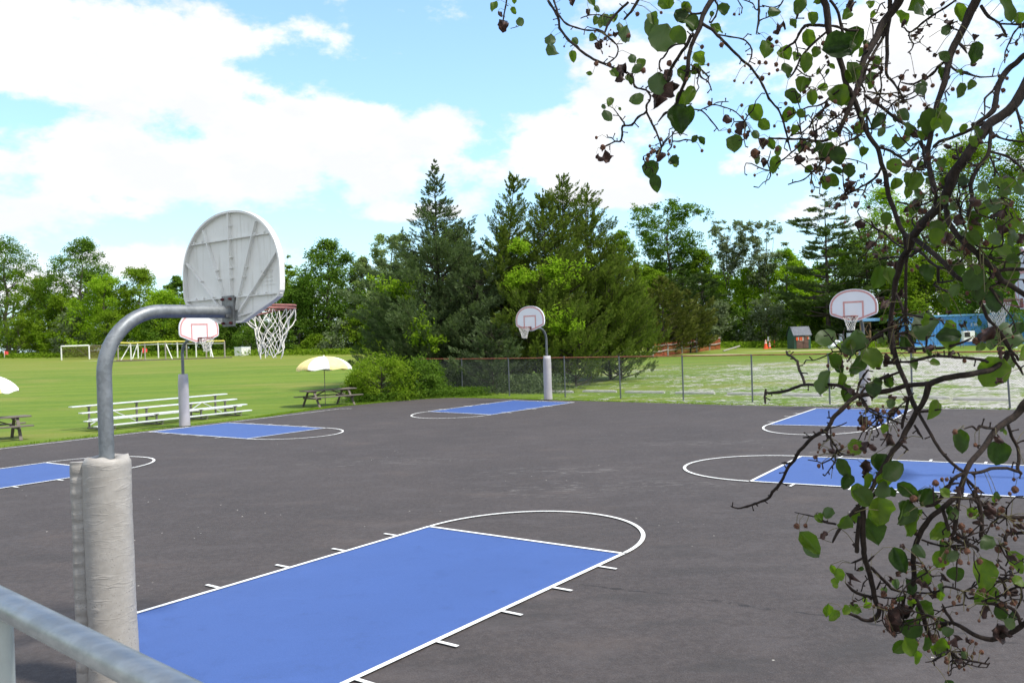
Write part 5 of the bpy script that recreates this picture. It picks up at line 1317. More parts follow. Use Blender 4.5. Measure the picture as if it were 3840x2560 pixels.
# each line: tile; width points x,y ... a bare number before a point changes the width
BR = """
1;16 510,-40 550,30 600,110 620,160 625,220 690,310 760,370 14 830,430 920,480 985,505 12 1060,540 1160,575 1200,610 1215,680 10 1280,700 1335,725
1;11 570,-40 580,10 600,70 625,130 680,190 9 760,220 850,240 920,240 975,270 8 1040,320 1080,370 1075,430 1040,470 990,505
1;20 1260,-30 1200,70 14 1160,120 1130,158
1;15 1165,20 1100,75 1040,140 1000,200 12 975,265
1;6 790,145 860,120 940,120 1020,140 1060,125
1;8 1370,660 1300,690 10 1335,750 1330,790 12 1305,830 1305,880 12 1240,920 1190,980 1120,990 11 1115,1060 1100,1110 9 1060,1110 1000,1140 960,1155
1;7 1060,1110 1030,1080 995,1080
1;9 1120,990 1132,970 1105,930 6 1080,895 1045,850
1;12 1305,880 1340,950 1370,1010 9 1400,1080 1420,1140 1415,1200
1;8 1668,1105 1610,1095 1560,1110 1510,1110 1500,1150 1470,1190
1;7 1510,1110 1510,1050 1555,1000
1;9 215,-30 208,10 200,60 185,130 183,170
1;3 240,225 300,210
1;10 1610,340 1500,365 1450,440 1410,480 1410,540 1430,560
2;44 385,-40 375,0 330,80 38 295,160 280,230 34 240,310 205,390 30 185,480 175,600 24 150,700 110,790 80,880 20 35,930 14 -20,960 8 -75,1030
2;24 298,200 380,250 18 430,300 500,370 16 580,450 650,520 700,560 14 760,640 810,720 860,830 12 930,910 970,990 1000,1100 10 1020,1180 1045,1275
2;9 430,290 530,310 640,330 690,370 715,420 710,480 690,530
2;6 640,330 670,300 682,282
2;11 400,-20 410,10 430,60 410,140 370,190 8 355,180
2;14 295,110 220,120 200,100
2;28 225,290 200,310 24 170,380 110,460 50,560 18 20,620 14 10,700
2;10 205,545 270,600 290,650 8 350,690 380,765
2;12 140,760 150,820 155,900
2;9 230,920 300,935 370,1010 440,1100
2;7 260,935 340,900 400,880 480,900 560,930 620,980 655,1020
2;6 390,880 430,860 520,855
2;13 775,-30 775,100 770,200 9 750,290
2;8 770,200 790,170 860,140 920,90 970,20 985,-20
2;7 800,45 900,65 970,30
2;7 620,-10 720,30 740,70 765,90
2;7 590,-10 620,40 640,70
2;13 1155,-20 1120,60 1100,130 1088,165
2;55 1300,-50 1320,0 1345,80 1355,200 48 1365,280 1400,350 1440,460 44 1480,580 1505,700 42 1550,780 1574,830 1610,930 38 1654,1050 1724,1180 36 1774,1250 1804,1370 1844,1480 1839,1568
2;16 1345,270 1260,340 1180,420 13 1120,500 1090,570 1040,650
2;22 1360,222 1280,215 1200,210 1150,230 14 1110,290 1080,350 1020,390 980,430
2;14 1350,215 1430,225 1500,250 1590,258 1640,240
2;20 1370,0 1430,80 1460,200 1485,300
2;12 860,1160 950,1165 1050,1170 15 1150,1170 1250,1185 18 1340,1180 1400,1130 1460,1060 24 1500,980 1550,890 1574,840
2;9 870,1435 930,1370 980,1340 1050,1280 1110,1230 1150,1180
2;8 1020,1550 1080,1530 1150,1510 9 1220,1450 1280,1390 11 1340,1330 1400,1260 1480,1210 14 1568,1170 1640,1120
2;8 1010,985 1100,940 1190,900 10 1300,880 1380,810 12 1490,730
2;11 1200,1080 1230,1000 1300,930 1380,880
2;10 1190,1130 1300,1070 1400,1000 1480,950
2;7 1100,1030 1130,1120 1140,1168
2;8 1080,350 1100,430 1100,480
2;8 1240,640 1180,640 1120,600 1090,575
2;6 1240,780 1290,740 1330,700 1310,640 1280,600
2;6 1300,880 1340,960 1400,990 1470,1000
2;6 1480,1100 1540,1130 1600,1110
3;78 540,-60 520,0 66 470,90 380,200 60 330,320 260,430 48 210,540 180,700 42 150,790 110,880 36 60,1000 20,1100 28 0,1140
3;36 440,-40 440,120 26 415,300 420,450 20 410,620 13 470,690 520,770 10 560,820
3;22 430,150 380,320 310,440 18 240,570 225,660 190,700
3;72 1195,-50 1170,0 1120,100 58 1050,260 960,430 50 930,560 900,700 42 850,830 810,990 780,1160 760,1300 38 780,1450 810,1568 33 818,1620
3;20 1205,50 1270,140 12 1350,190 1400,260 8 1425,315
3;12 1365,200 1500,205 1620,212
3;45 1640,430 1568,470 1500,530 48 1430,590 1360,700 40 1330,850 1310,930 30 1240,990 1180,1030 20 1140,1060
3;84 1640,600 1568,740 1500,860 76 1400,960 1290,1030 74 1230,1100 1140,1220 80 1060,1350 980,1450 84 910,1568
3;26 1240,1030 1100,1100 20 980,1150 860,1190 14 800,1240
3;14 955,560 1010,600 1100,620 9 1200,650 1340,640
3;16 930,500 850,560 800,620 12 700,680 620,710 9 530,690
3;12 1010,-10 900,70 800,130 720,190 650,250 10 600,270 560,230
3;8 600,270 610,330 640,370 620,420 590,445
3;6 640,370 700,355
3;22 230,800 330,870 400,920 480,990 560,1040 18 600,1060 700,1120
3;20 345,1240 430,1260 14 510,1310 590,1370 660,1420 11 740,1430
3;26 1285,1060 1290,1120 1280,1200 1270,1290 1200,1390 1130,1500 1110,1568
3;16 1280,1275 1420,1310 1500,1370 18 1568,1430 1620,1470
3;12 1300,1110 1350,1150 1450,1180 1600,1195
3;10 1275,1300 1290,1330 1330,1430 1380,1500
3;16 1500,905 1530,1000 10 1540,1090 1570,1150
3;12 1345,690 1320,740 1290,780 1240,830 8 1240,920 1230,990
3;10 1550,210 1490,270 1450,350 7 1410,440 1405,530
3;6 1450,370 1510,350 1540,280
3;8 400,20 360,40 330,110 280,160 300,230 300,330
3;10 250,770 380,790 450,790 560,840 9 640,820 680,790
3;8 225,770 240,900 250,1050 280,1085 7 400,1080 480,1050
3;14 370,1410 330,1480 260,1540 11 200,1568 150,1600 8 70,1640
3;9 250,1550 230,1600 210,1640
3;10 130,540 180,650 210,720 240,780
3;9 375,540 360,620 370,720 350,850 7 310,970
3;8 160,510 260,545 360,540 450,535
3;9 1010,180 960,200 950,230 1000,250 1040,265
3;8 940,740 905,780 920,850
3;18 1030,370 1060,400 8 1090,450
3;10 690,1185 640,1240 590,1290 520,1320
3;12 700,1150 720,1240 730,1320 740,1420
3;7 450,1240 510,1220
3;9 1000,1200 1010,1300 1040,1350 1110,1370 1200,1410
3;7 800,1470 880,1460 960,1465
5;36 290,-20 310,120 330,220 40 380,350 420,470 465,550 44 490,570 560,600 640,660 38 740,740 830,820 36 900,900 960,960 30 1060,1010 1130,1100 24 1180,1200 1220,1300 1240,1340 20 1300,1400 1360,1470 18 1420,1568 1470,1700 16 1530,1790 13 1560,1850
5;30 465,550 480,650 490,760 20 485,830 480,950 480,1050 18 480,1290 470,1400
5;86 930,-20 890,100 840,230 80 800,300 700,390 76 610,500 540,590 62 520,680 450,780 50 410,930 385,1000 42 370,1150 350,1300 48 340,1420 360,1568 38 365,1660
5;12 165,440 200,500 300,560 370,630 430,670 480,690
5;14 240,790 340,770 470,770 560,740 16 630,690
5;42 850,280 870,430 920,520 1000,620 1100,700 1200,800 1310,890 1350,970 40 1430,1020 1568,1110 1640,1160
5;26 1325,900 1430,880 1600,885
5;12 1160,680 1220,760 1350,780 1460,770 1568,720 1620,690
5;9 1200,740 1300,800 1450,820 1600,828
5;26 1060,1000 1140,990 1210,1010 18 1270,1070 1340,1140 1380,1150
5;18 540,690 640,740 700,810 780,860 830,870
5;20 780,870 780,990 12 820,1000 930,980
5;14 780,990 740,1020 850,1080 880,1090
5;13 855,850 940,840 1000,790 10 1030,740
5;10 1100,280 1150,370 1260,410 1350,430
5;30 1130,-20 1080,100 1090,250 1050,400
5;12 400,260 480,280 580,300 660,280 720,250 750,230
5;12 590,520 540,450 550,400
5;18 375,1080 430,1180 20 460,1270 490,1400 520,1500 545,1568 22 570,1640
5;14 480,1290 590,1310 700,1335 12 790,1340 840,1390
5;10 370,1380 430,1330 480,1290
5;20 340,1420 240,1470 170,1520 110,1568 18 60,1610
5;9 1310,80 1350,160 1380,240 1440,300
5;12 870,690 930,710 980,700
5;12 630,560 650,600 690,650
5;22 700,-20 720,80 760,200 750,290 760,320
5;9 960,180 950,260 980,340
5;14 720,120 800,160
5;10 480,1290 500,1350 560,1400
5;9 1370,1440 1330,1560 1290,1590
5;10 430,1340 440,1400 400,1460
6;38 1440,470 1344,490 30 1270,510 1190,520 34 1130,512 24 1060,465 980,435 880,430 20 800,432 710,430 18 630,455 560,480 490,495 14 410,500 385,490
6;13 385,470 380,510 375,540 382,592
6;16 710,425 695,370 670,310 655,260 14 650,235 610,200 570,175 10 555,145
6;36 1160,515 1100,560 1040,620 30 990,670 950,710 28 920,770 890,810 26 830,840 770,880 24 700,950 650,1010 22 620,1070 580,1110 20 540,1190 510,1250 18 480,1290 440,1330 16 420,1370 370,1400 13 290,1430 230,1450 9 150,1468 90,1448
6;12 955,712 900,705
6;12 780,868 740,870 695,872
6;12 590,1085 560,1090 520,1085
6;14 888,812 905,870 10 930,880 935,940 960,990 9 968,1012 950,1035
6;10 905,870 890,910
6;7 105,1450 108,1415
6;10 420,1370 405,1355
6;9 300,1425 318,1450
6;8 600,470 597,455
6;8 500,495 488,478
6;8 935,435 938,465
6;26 1370,10 1344,20 1260,60 20 1220,120 1160,140 15 1115,170 8 1070,240
6;14 1420,340 1344,380 1290,410 1230,450 1190,490 1185,520
6;14 1150,500 1170,420 1210,350 10 1250,300
6;20 1180,530 1220,590 1240,640 12 1215,670
6;14 1250,625 1300,650 1350,672
6;6 1020,150 1010,200 980,240
7;46 1215,150 1180,220 1080,300 970,325 50 880,345 760,360 640,385 560,420 48 530,425 34 480,425 370,435 280,460 30 180,490 80,505 0,515 -70,530
7;50 545,415 530,490 42 490,590 440,660 44 400,740 350,820 310,910 42 240,990 210,1050 34 160,1130 110,1220 28 60,1310 0,1400 24 -70,1470 18 -130,1540 -180,1600 15 -230,1680
7;40 235,-40 230,0 240,80 265,200 38 310,320 360,430 400,550 34 440,640
7;24 450,650 500,740 570,860 640,980 720,1070 790,1130 20 830,1150
7;18 450,660 540,650 8 650,637
7;72 1420,540 1344,600 56 1280,680 1200,740 46 1110,800 1040,910 44 960,1010 890,1090 42 850,1170 830,1250 44 800,1320
7;22 1210,765 1240,860 1290,960 1300,1060 20 1290,1140 1330,1180
7;20 1290,1160 1200,1130 1060,1135 980,1165 880,1170
7;18 1100,800 1030,790 970,780 12 950,810 910,780 8 840,800
7;22 840,1170 750,1220 700,1310 640,1390 580,1440 16 510,1450
7;18 850,1210 940,1300 10 1010,1340
7;20 920,1320 930,1390 970,1450 16 980,1568
7;16 810,1390 950,1390 1020,1460 1120,1530 1240,1545 1420,1550
7;20 800,1330 780,1480 765,1568 760,1640
7;18 1040,240 1000,225 900,210 760,200 640,190 540,200 440,225 14 370,240 280,238 190,235
7;12 650,190 615,165
7;16 245,120 350,125 420,130 520,125 640,125 730,105 14 800,85 900,40
7;14 520,120 525,60 525,20
7;20 1150,20 1170,50 1220,130 16 1280,190 1295,230
7;12 1220,150 1140,165
7;22 365,-40 400,80 425,128
7;16 300,325 200,360 100,400 0,460
7;16 425,770 460,830 8 495,885
7;14 300,930 340,950 372,980
7;18 370,540 355,640 330,720 320,800
7;12 -20,560 0,600 30,640
7;10 30,640 130,690 200,710 270,740 320,760
7;12 640,1385 680,1290 760,1260 800,1255
7;10 900,1170 930,1200 930,1230
7;10 1290,920 1340,900 1400,890
7;10 865,1245 905,1320
7;9 590,1430 585,1360 580,1290
8;42 1470,-60 1460,0 1380,60 40 1300,130 1220,190 36 1150,290 1110,370 1080,470 34 1070,560 1080,680 1065,780 1090,870 32 1130,950 1160,1030 1190,1130 28 1230,1200 1300,1260 20 1380,1310 1450,1370 12 1520,1415
8;24 760,-10 680,90 20 640,130 560,170 18 500,240 450,310 14 400,405
8;44 655,120 655,200 650,300 660,420 42 665,520 690,600 720,700 40 740,800 760,900 32 790,950 770,1020 24 720,1050 660,1045 18 590,1010 510,980
8;30 630,190 605,380 605,482
8;14 660,530 560,575
8;14 690,570 750,510
8;22 720,610 780,670 850,740 16 900,790 980,810
8;12 780,930 840,960 890,980
8;22 720,870 700,850 600,820 14 510,740
8;8 640,810 660,740 700,700
8;12 770,790 800,720
8;30 1090,890 1040,960 1010,1020 960,1010
8;20 985,1010 990,900 1005,830
8;36 2060,1040 1988,1080 1900,1140 1820,1170 1720,1205 30 1600,1180 1500,1120 24 1400,1070 1310,1070 14 1240,1030 1200,1005
8;18 1400,1065 1350,990 10 1310,910
8;24 1960,1080 1920,980 1840,930 14 1700,910 1640,890
8;24 1320,140 1350,250 1380,350 1460,400 1560,430 1610,470
8;26 1450,40 1430,180 1415,310 1380,350
8;18 1400,310 1460,350 1530,400
8;12 1140,380 1220,410 1300,430 1420,430 1540,430
8;28 1575,-20 1590,10 1620,100 1640,250 1630,380
8;14 1480,30 1570,50 1680,110 1790,180 1880,190 2040,190
8;20 1790,430 1840,410 1830,370 1870,330 2040,325
8;12 1100,820 1240,820 1300,790 1340,770 1430,790 1510,820
8;16 1780,690 1830,760 1835,870
8;16 1790,700 1890,715 1930,770 2040,775
8;12 1700,870 1780,850 1880,790 1950,770
8;10 1790,670 1950,680
8;12 1440,1360 1560,1385 1700,1410
8;10 1440,1370 1380,1420
8;10 1340,1300 1300,1340 1220,1390
8;14 430,255 330,230 8 280,200 210,180 5 90,155
8;10 1160,590 1190,650 1240,690
8;8 1150,210 1210,200
8;12 1060,830 980,800
8;14 1150,740 1200,780 1230,830
8;10 1240,1120 1330,1090 1400,1070
8;12 1960,770 1970,850 1930,950
"""
# leaves: tile; kind x,y,size[,angle] ; kinds g green, d dark, p pale underside, y fresh yellow green, b dead brown
LF = """
1;g 110,55,90 g 265,85,60 p 315,175,70 b 160,110,60 b 183,205,115 p 575,385,110 p 553,310,90,-90 g 727,445,92,-80 p 745,325,60 g 880,300,68 b 935,360,88 g 870,20,95 g 915,170,72 g 945,195,72 g 1050,150,72 p 980,160,95 p 1100,215,90 p 1150,270,140,-95 g 855,578,50,170 g 1055,580,80 b 1110,540,110 b 1105,600,110,-90 p 1195,460,75,-70 g 1262,500,80 p 1230,540,90 g 1165,615,60 p 1225,775,115,200 g 1020,800,82 p 1000,905,105,-60 g 1097,855,30 p 970,838,45 b 1005,1250,108 b 940,1240,80 b 1408,1225,105 d 1345,1330,135,-100 d 1378,1440,140,-78 g 1520,1270,88,-60 g 1450,30,115 g 1355,150,110 p 1345,205,150 p 1430,300,220,-110 d 1580,130,110 g 1560,280,150 g 1610,60,90 g 1660,190,130 p 1410,660,180,-80 b 1390,770,170 b 1510,700,150 b 1480,600,120 g 1600,600,130 g 1590,790,140 d 1560,940,230,-80 b 720,15,70 g 1180,640,60 b 1190,600,50 g 265,10,50 b 850,100,60 p 920,70,60
2;g 20,30,90 g 155,70,90 d 120,140,130 d 205,200,140 g 110,300,150 g 380,120,60 g 475,80,100 g 395,250,100 g 435,260,80 g 265,500,125 g 235,580,90 g 145,620,120,-30 g 190,800,170,60 d 110,1000,190,-60 d 180,980,180,-100 b 515,1000,95 g 568,1210,150,-95 b 632,1080,130 b 665,1150,80 g 738,950,150 g 820,1050,110 g 875,1215,95 g 930,1270,90 b 790,1210,120 g 905,1380,150 p 760,1340,80 b 815,1360,100 b 760,1290,80 b 1115,1345,120 g 1185,1418,75 d 60,1360,92,-30 d 290,1185,85 d 235,1170,70 g 830,415,150,-100 g 990,460,120 g 1190,325,145 g 1170,530,165 g 1250,440,90 d 1010,590,130 g 1145,720,150 g 1065,810,150 g 1220,820,130 g 1440,810,175 g 1020,970,140 g 1060,1090,80 g 1150,1240,120 d 1345,1280,160 d 1440,1310,150 g 1115,50,150 g 1210,165,110 p 910,100,110,0 g 1060,200,90 g 1540,600,150 d 1440,400,240,10 g 1390,1520,125 g 1320,1540,115 g 1130,960,85 g 1080,480,85 b 960,220,110 b 860,335,60 b 915,260,70 b 690,1120,50 p 750,1130,80 g 1270,600,60 g 1390,560,60 b 1540,1530,90 b 1290,820,60 b 1390,960,100 p 1290,980,60 g 1360,1140,80 g 1350,600,50,60
3;g 275,38,68 g 75,130,95 b 115,50,110 d 150,330,190 d 70,400,190 g 530,165,145 g 640,30,135 p 700,85,125 g 1020,110,160,-60 g 1425,85,215 g 1525,155,95 p 915,255,95 d 1150,450,180,-100 g 880,620,110 g 1020,610,60 g 1025,765,135 g 1122,720,95 p 710,750,125 p 740,690,75 g 865,920,120 g 765,1030,220,-90 g 860,1030,230,-80 g 690,1035,95 g 600,1090,125 g 510,1210,118 p 640,1320,82 g 480,1400,132 g 870,1380,112 p 565,965,115 d 340,1020,155 p 370,1110,85 g 220,1280,92 g 50,820,135 g 120,640,125 p 280,660,112 g 310,530,105 g 180,1080,105 g 640,1520,150 g 1180,1120,125 g 1055,1080,80 g 700,1140,85 g 490,1540,85 g 590,1490,85 p 170,1190,100 d 90,1440,115 b 90,1560,85 p 1440,1545,95 g 1540,1480,100 g 1340,1530,95 d 1055,1510,105 g 700,1400,90 b 640,1430,50 p 520,1000,60 g 330,500,60 b 560,200,70 b 240,410,70 g 200,440,80 b 1040,1260,60 b 990,1320,60 b 930,1230,70 g 1140,1190,100
5;g 390,110,125 g 575,90,160 g 490,40,95 g 300,420,125,-90 g 440,430,75 g 770,500,145 g 780,590,180 g 730,620,130 d 1090,420,145 g 1180,360,175 y 1125,520,155,-40 g 1090,600,140 p 1300,300,135,-90 g 1410,440,112 b 1370,535,130 g 1540,500,115 g 1380,730,150 g 1450,860,180 d 1430,960,200 d 1100,970,220 d 1120,1085,235 d 1290,1180,205,-80 d 940,890,185 d 680,910,165,-80 g 215,960,215 g 330,950,175,-80 b 60,475,140 b 150,660,120 b 390,850,95 b 300,690,75 b 290,1200,135 b 240,1150,70 p 1230,1250,95 p 940,1080,125 b 970,430,125 d 1010,80,105 p 1210,130,115 g 1420,100,115 p 1530,140,135 g 700,80,95 g 840,80,85 g 1110,610,150 g 1240,500,120 p 1310,600,120 p 1460,620,120 p 670,1420,265,200 g 860,1490,270 d 880,1490,215,0 b 1230,1480,190 p 1450,1480,250,-25 d 1510,1430,135 g 1140,1370,80 g 270,1340,105 g 640,1345,115 p 60,1525,180 g 215,1510,125 d 480,1530,190 g 1540,60,95 p 1500,1320,70 g 1000,560,90 y 920,740,90 g 1480,740,120 p 1480,560,120 g 640,440,90 b 650,350,70 b 800,390,60 b 600,860,60 b 1530,600,130 y 1480,470,90 p 930,310,90 d 600,200,110 d 580,290,120 g 1190,1010,140
6;p 880,35,180,205 p 1130,78,225,190 g 1190,38,90 p 1085,118,140,185 g 945,240,155 p 880,420,210,-110 d 985,290,125 d 1150,265,195 g 1265,205,180 g 1040,500,150,-90 g 1010,390,120,-90 d 1290,470,135 g 1130,960,145 d 1040,1130,175 d 1050,1235,140,-100 g 1160,1340,155,-90 g 1240,1240,140 d 1325,1080,140 g 1290,1485,165 p 915,1505,92 g 845,1540,80 g 1330,1200,85 b 1205,740,105 b 1280,960,95 b 1220,1110,120 b 1160,800,50
7;g 1080,325,265,-115 g 575,640,175 g 70,215,175 d 100,440,135 d 200,400,115 d 815,905,190,-90 d 1118,1000,200,-100 d 150,1085,150 d 240,1150,215,30 y 165,1230,130,-80 p 160,1315,145 d 230,1330,90 y 122,1480,220,-90 d 320,1500,225 d 370,1310,180,-30 d 510,1370,135,-40 b 218,900,155 g 980,115,90 p 1070,85,105 g 1230,230,115 g 1320,170,130 g 1185,832,48,-90 b 1125,890,90 b 20,950,95 b 1060,1470,115 d 715,1500,115 y 620,1460,52 d 340,60,150 b 170,240,110 b 180,200,90 b 30,1190,120 p 230,590,82 y 170,800,82 g 680,1340,90 p 1170,800,50
8;y 785,160,220,-90 d 720,320,225,-60 d 975,160,195 g 1010,250,225,-70 g 640,40,165 g 590,190,110,-100 g 490,230,125,240 p 370,160,100,0 g 290,210,85 g 210,410,215,-50 p 240,460,150,-55 y 410,630,86 y 460,670,108 y 420,740,80 b 550,710,125,-60 g 360,960,115,-90 y 410,1010,115,220 y 500,960,82 g 590,955,120,-30 b 575,905,60 y 690,920,72 y 665,880,60 d 960,550,205,-70 p 1130,480,130 g 1270,310,175 g 1300,470,165 g 1290,540,150 p 1400,520,110 d 1420,660,135 g 1160,690,130 d 1030,770,135 p 930,750,82 g 1170,960,150 y 1100,1030,85 d 1050,1110,170 b 910,1080,200,-70 b 960,1000,190,-80 b 870,1050,100 g 1030,1260,170 g 950,1265,130 g 1090,1350,120,-90 d 1160,1230,135 g 1280,1260,155 p 1360,1150,92 g 1290,1080,105 y 1650,670,265,-90 g 1625,820,215,-100 p 1690,410,130 g 1900,570,190,-60 b 1670,985,115 d 1795,990,140 d 1880,1010,95 p 1880,1080,92 b 1800,1150,170 b 1430,1230,150 b 1690,150,150 b 1610,230,112 d 1380,160,115 y 1290,840,92 b 1240,830,90 p 1310,780,82 b 1310,700,92 b 1530,1220,60 b 1080,1180,90 g 960,870,65 y 1050,890,82 d 1170,30,155 y 1270,110,52 b 880,710,60 p 835,800,55 p 1500,1340,70 d 640,620,40
"""
FR = """1;o 912,1080,26 963,1155,44 912,500,40 1015,508,34 1280,553,44 1165,280,36 1320,1218,36 1310,1248,32 1368,1185,26 1525,1152,24 1420,1095,30 1488,1105,26 980,300,24 1235,112,36 1420,100,26 660,365,16 992,350,14 1015,365,14 1485,495,44 1478,1210,26
2;o 460,378,42 802,660,42 778,525,34 832,528,34 920,543,38 930,590,30 860,622,26 297,395,36 568,122,26 610,122,18 360,870,42 630,886,30 526,1100,40 1000,870,34 1315,365,40 1275,412,40 570,680,24 645,698,18 712,695,24 657,556,18 930,1250,40 1155,770,40 1450,830,44 1415,855,36 925,352,34 888,388,34 1030,950,40 1355,1505,50 1215,1530,30 297,1267,28 905,1060,26 240,480,36 20,535,42 1190,1250,30 740,1290,80 1360,1350,60 155,490,30 1250,1390,36
3;o 540,650,50 560,745,50 500,880,40 735,880,34 800,720,34 1010,440,38 1393,760,38 1425,660,30 240,390,40 490,1140,28 545,1070,24 390,1060,40 1550,1030,30 18,830,44 680,1245,24 1360,640,30 905,135,28 970,750,34 420,683,18 515,755,30 445,800,36 600,915,26 1505,372,28 825,1345,30 870,1420,34
5;o 1030,700,105 970,420,90 835,620,60 1215,640,60 500,440,32 495,380,32 620,350,60 660,345,40 200,650,40 235,590,24 360,600,30 540,890,36 435,625,30 1450,290,40 880,820,60 705,770,26 585,420,26 800,100,40 1130,1540,70
6;o 1080,620,34 1168,590,48 1200,797,48 1255,750,36 1140,955,50 1215,995,30 1060,175,50
7;o 600,1255,56 655,1225,34 695,1225,32 415,1385,58 845,230,34 765,825,44 935,935,34 1260,1225,30 1268,1310,60 1225,1345,34 895,1520,36 1145,1485,50 50,750,34 165,780,50 1245,1550,44 255,640,50 110,640,40 935,60,50 100,715,14 1110,1398,24
8;o 105,268,48 178,265,36 1075,40,56 825,830,54 905,890,40 900,940,30 1515,475,52 1470,270,56 1545,310,50 1778,460,64 1458,565,46 1445,858,42 1885,615,38 1885,705,44 1800,135,54 1893,215,46 1957,215,42 1720,260,34 1770,285,34 1245,1190,60 1485,1360,30 1800,915,46 1198,1300,30 1545,175,36 1430,990,24 1620,560,50 1862,825,34 1842,962,36 1350,480,36 1150,597,26 1100,1240,40 1370,855,26 1635,1310,40 1530,575,28 1210,610,22 1575,1320,30 1560,1220,30 1590,1240,30 1905,900,50"""

tree_base = Vector((2.55, 1.05, 1.12))
pt = empty('pear_tree', tree_base, 0, 'pear tree hanging close over the viewer, round leaves, withered brown ones and dry little fruits', 'tree')
rng = np.random.default_rng(12); rg = random.Random(12)
mb = MB(); twig_pts = []
def smooth(pts, k=3):
    """catmull-rom through the measured points"""
    out = []
    for i in range(len(pts) - 1):
        p0, p1, p2, p3 = pts[max(i - 1, 0)], pts[i], pts[i + 1], pts[min(i + 2, len(pts) - 1)]
        for j in range(k):
            t = j / k; out.append(tuple(.5 * ((2 * b) + (-a + c) * t + (2 * a - 5 * b + 4 * c - d) * t * t + (-a + 3 * b - 3 * c + d) * t ** 3) for a, b, c, d in zip(p0, p1, p2, p3)))
    out.append(tuple(pts[-1])); return out
exits = []
for line in BR.strip().splitlines():
    tile, rest = line.split(';'); tile = int(tile); w = 8.0; P = []
    for tok in rest.split():
        if ',' in tok: x, y = tok.split(','); P.append((float(x), float(y), w))
        else: w = float(tok)
    P = [(a, b, c) for a, b, c in P]
    S = smooth(P, 3); pts = []; rad = []
    n = len(S)
    for i, (x, y, ww) in enumerate(S):
        jit = min(ww, 14) * .16
        q, d, s = tp(tile, x + rg.uniform(-jit, jit), y + rg.uniform(-jit, jit))
        r = ww * s / 2 / F * d
        if ww < 20 and i % 3 == 0 and 0 < i < n - 1: r *= 1.25          # buds and nodes
        if i == n - 1 and ww < 30: r *= .55
        pts.append(q - tree_base); rad.append(max(r, .0010))
        if ww < 24: twig_pts.append((tile, x, y, ww))
    rad = [r_ * (1.38 if r_ < .0035 else 1.2 if r_ < .006 else 1.03) for r_ in rad]; mb.tube(pts, rad, 10 if P[0][2] > 24 else 6)
    if P[0][2] > 30:
        ox, oy, s = TL[tile]; px, py = ox + P[0][0] * s, oy + P[0][1] * s
        if px > 3835 or py < 5: exits.append((pts[0], rad[0]))
    # short knobbly spurs along thin twigs
    if P[0][2] < 40:
        for i in range(2, n - 1, 3 if P[0][2] < 20 else 4):
            if rg.random() < .6:
                a = Vector(pts[i]); tdir = (Vector(pts[i]) - Vector(pts[i - 1])).normalized(); side = tdir.cross(Vector((0, -1, 0))).normalized() * rg.choice((-1, 1))
                L_ = rg.uniform(.006, .022); b = a + (side + tdir * rg.uniform(-.1, .8) + Vector((0, rg.uniform(-.6, .3), 0))) * L_
                mb.tube([a, a.lerp(b, .6), b], [max(rad[i] * .6, .0016), .0016, .0024], 5)
# limbs outside the picture that carry all of this back to the trunk
fork = Vector((2.45, 1.15, 3.5)) - tree_base; fork2 = Vector((2.2, 1.2, 4.5)) - tree_base
for q, r in exits:
    q = Vector(q); f = fork2 if q.z + tree_base.z > 3.2 else fork
    mid = q.lerp(f, .5) + Vector((.12, .05, .12)); mb.tube([q, q.lerp(mid, .5) + Vector((.03, 0, .03)), mid, f], [r, r * 1.15, r * 1.4, r * 1.8], 9)
mb.tube([(0, 0, -.1), (.02, 0, .3), (-.02, .04, 1.2), (-.05, .08, 2.0), fork, fork2, (-.5, .1, 4.4), (-.7, -.3, 5.6)], [.20, .15, .13, .12, .10, .085, .05, .02], 14)
over = []
for k in range(16):
    a = k * 2.4; e = Vector((-.9 + 1.9 * math.cos(a), -.7 + 1.5 * math.sin(a), 4.1 + rg.uniform(-.3, 1.4))); s = fork2 + Vector((0, 0, rg.uniform(0, .6)))
    pp = [s, s.lerp(e, .35) + Vector((0, 0, .25)), s.lerp(e, .7) + Vector((0, 0, .15)), e]; mb.tube(pp, [.035, .025, .016, .008], 6); over.append((s, e))
trunk = mb.build('branches', mat_bark('pear_bark', (.008, .005, .0038), (.030, .0195, .015), 90), pt)

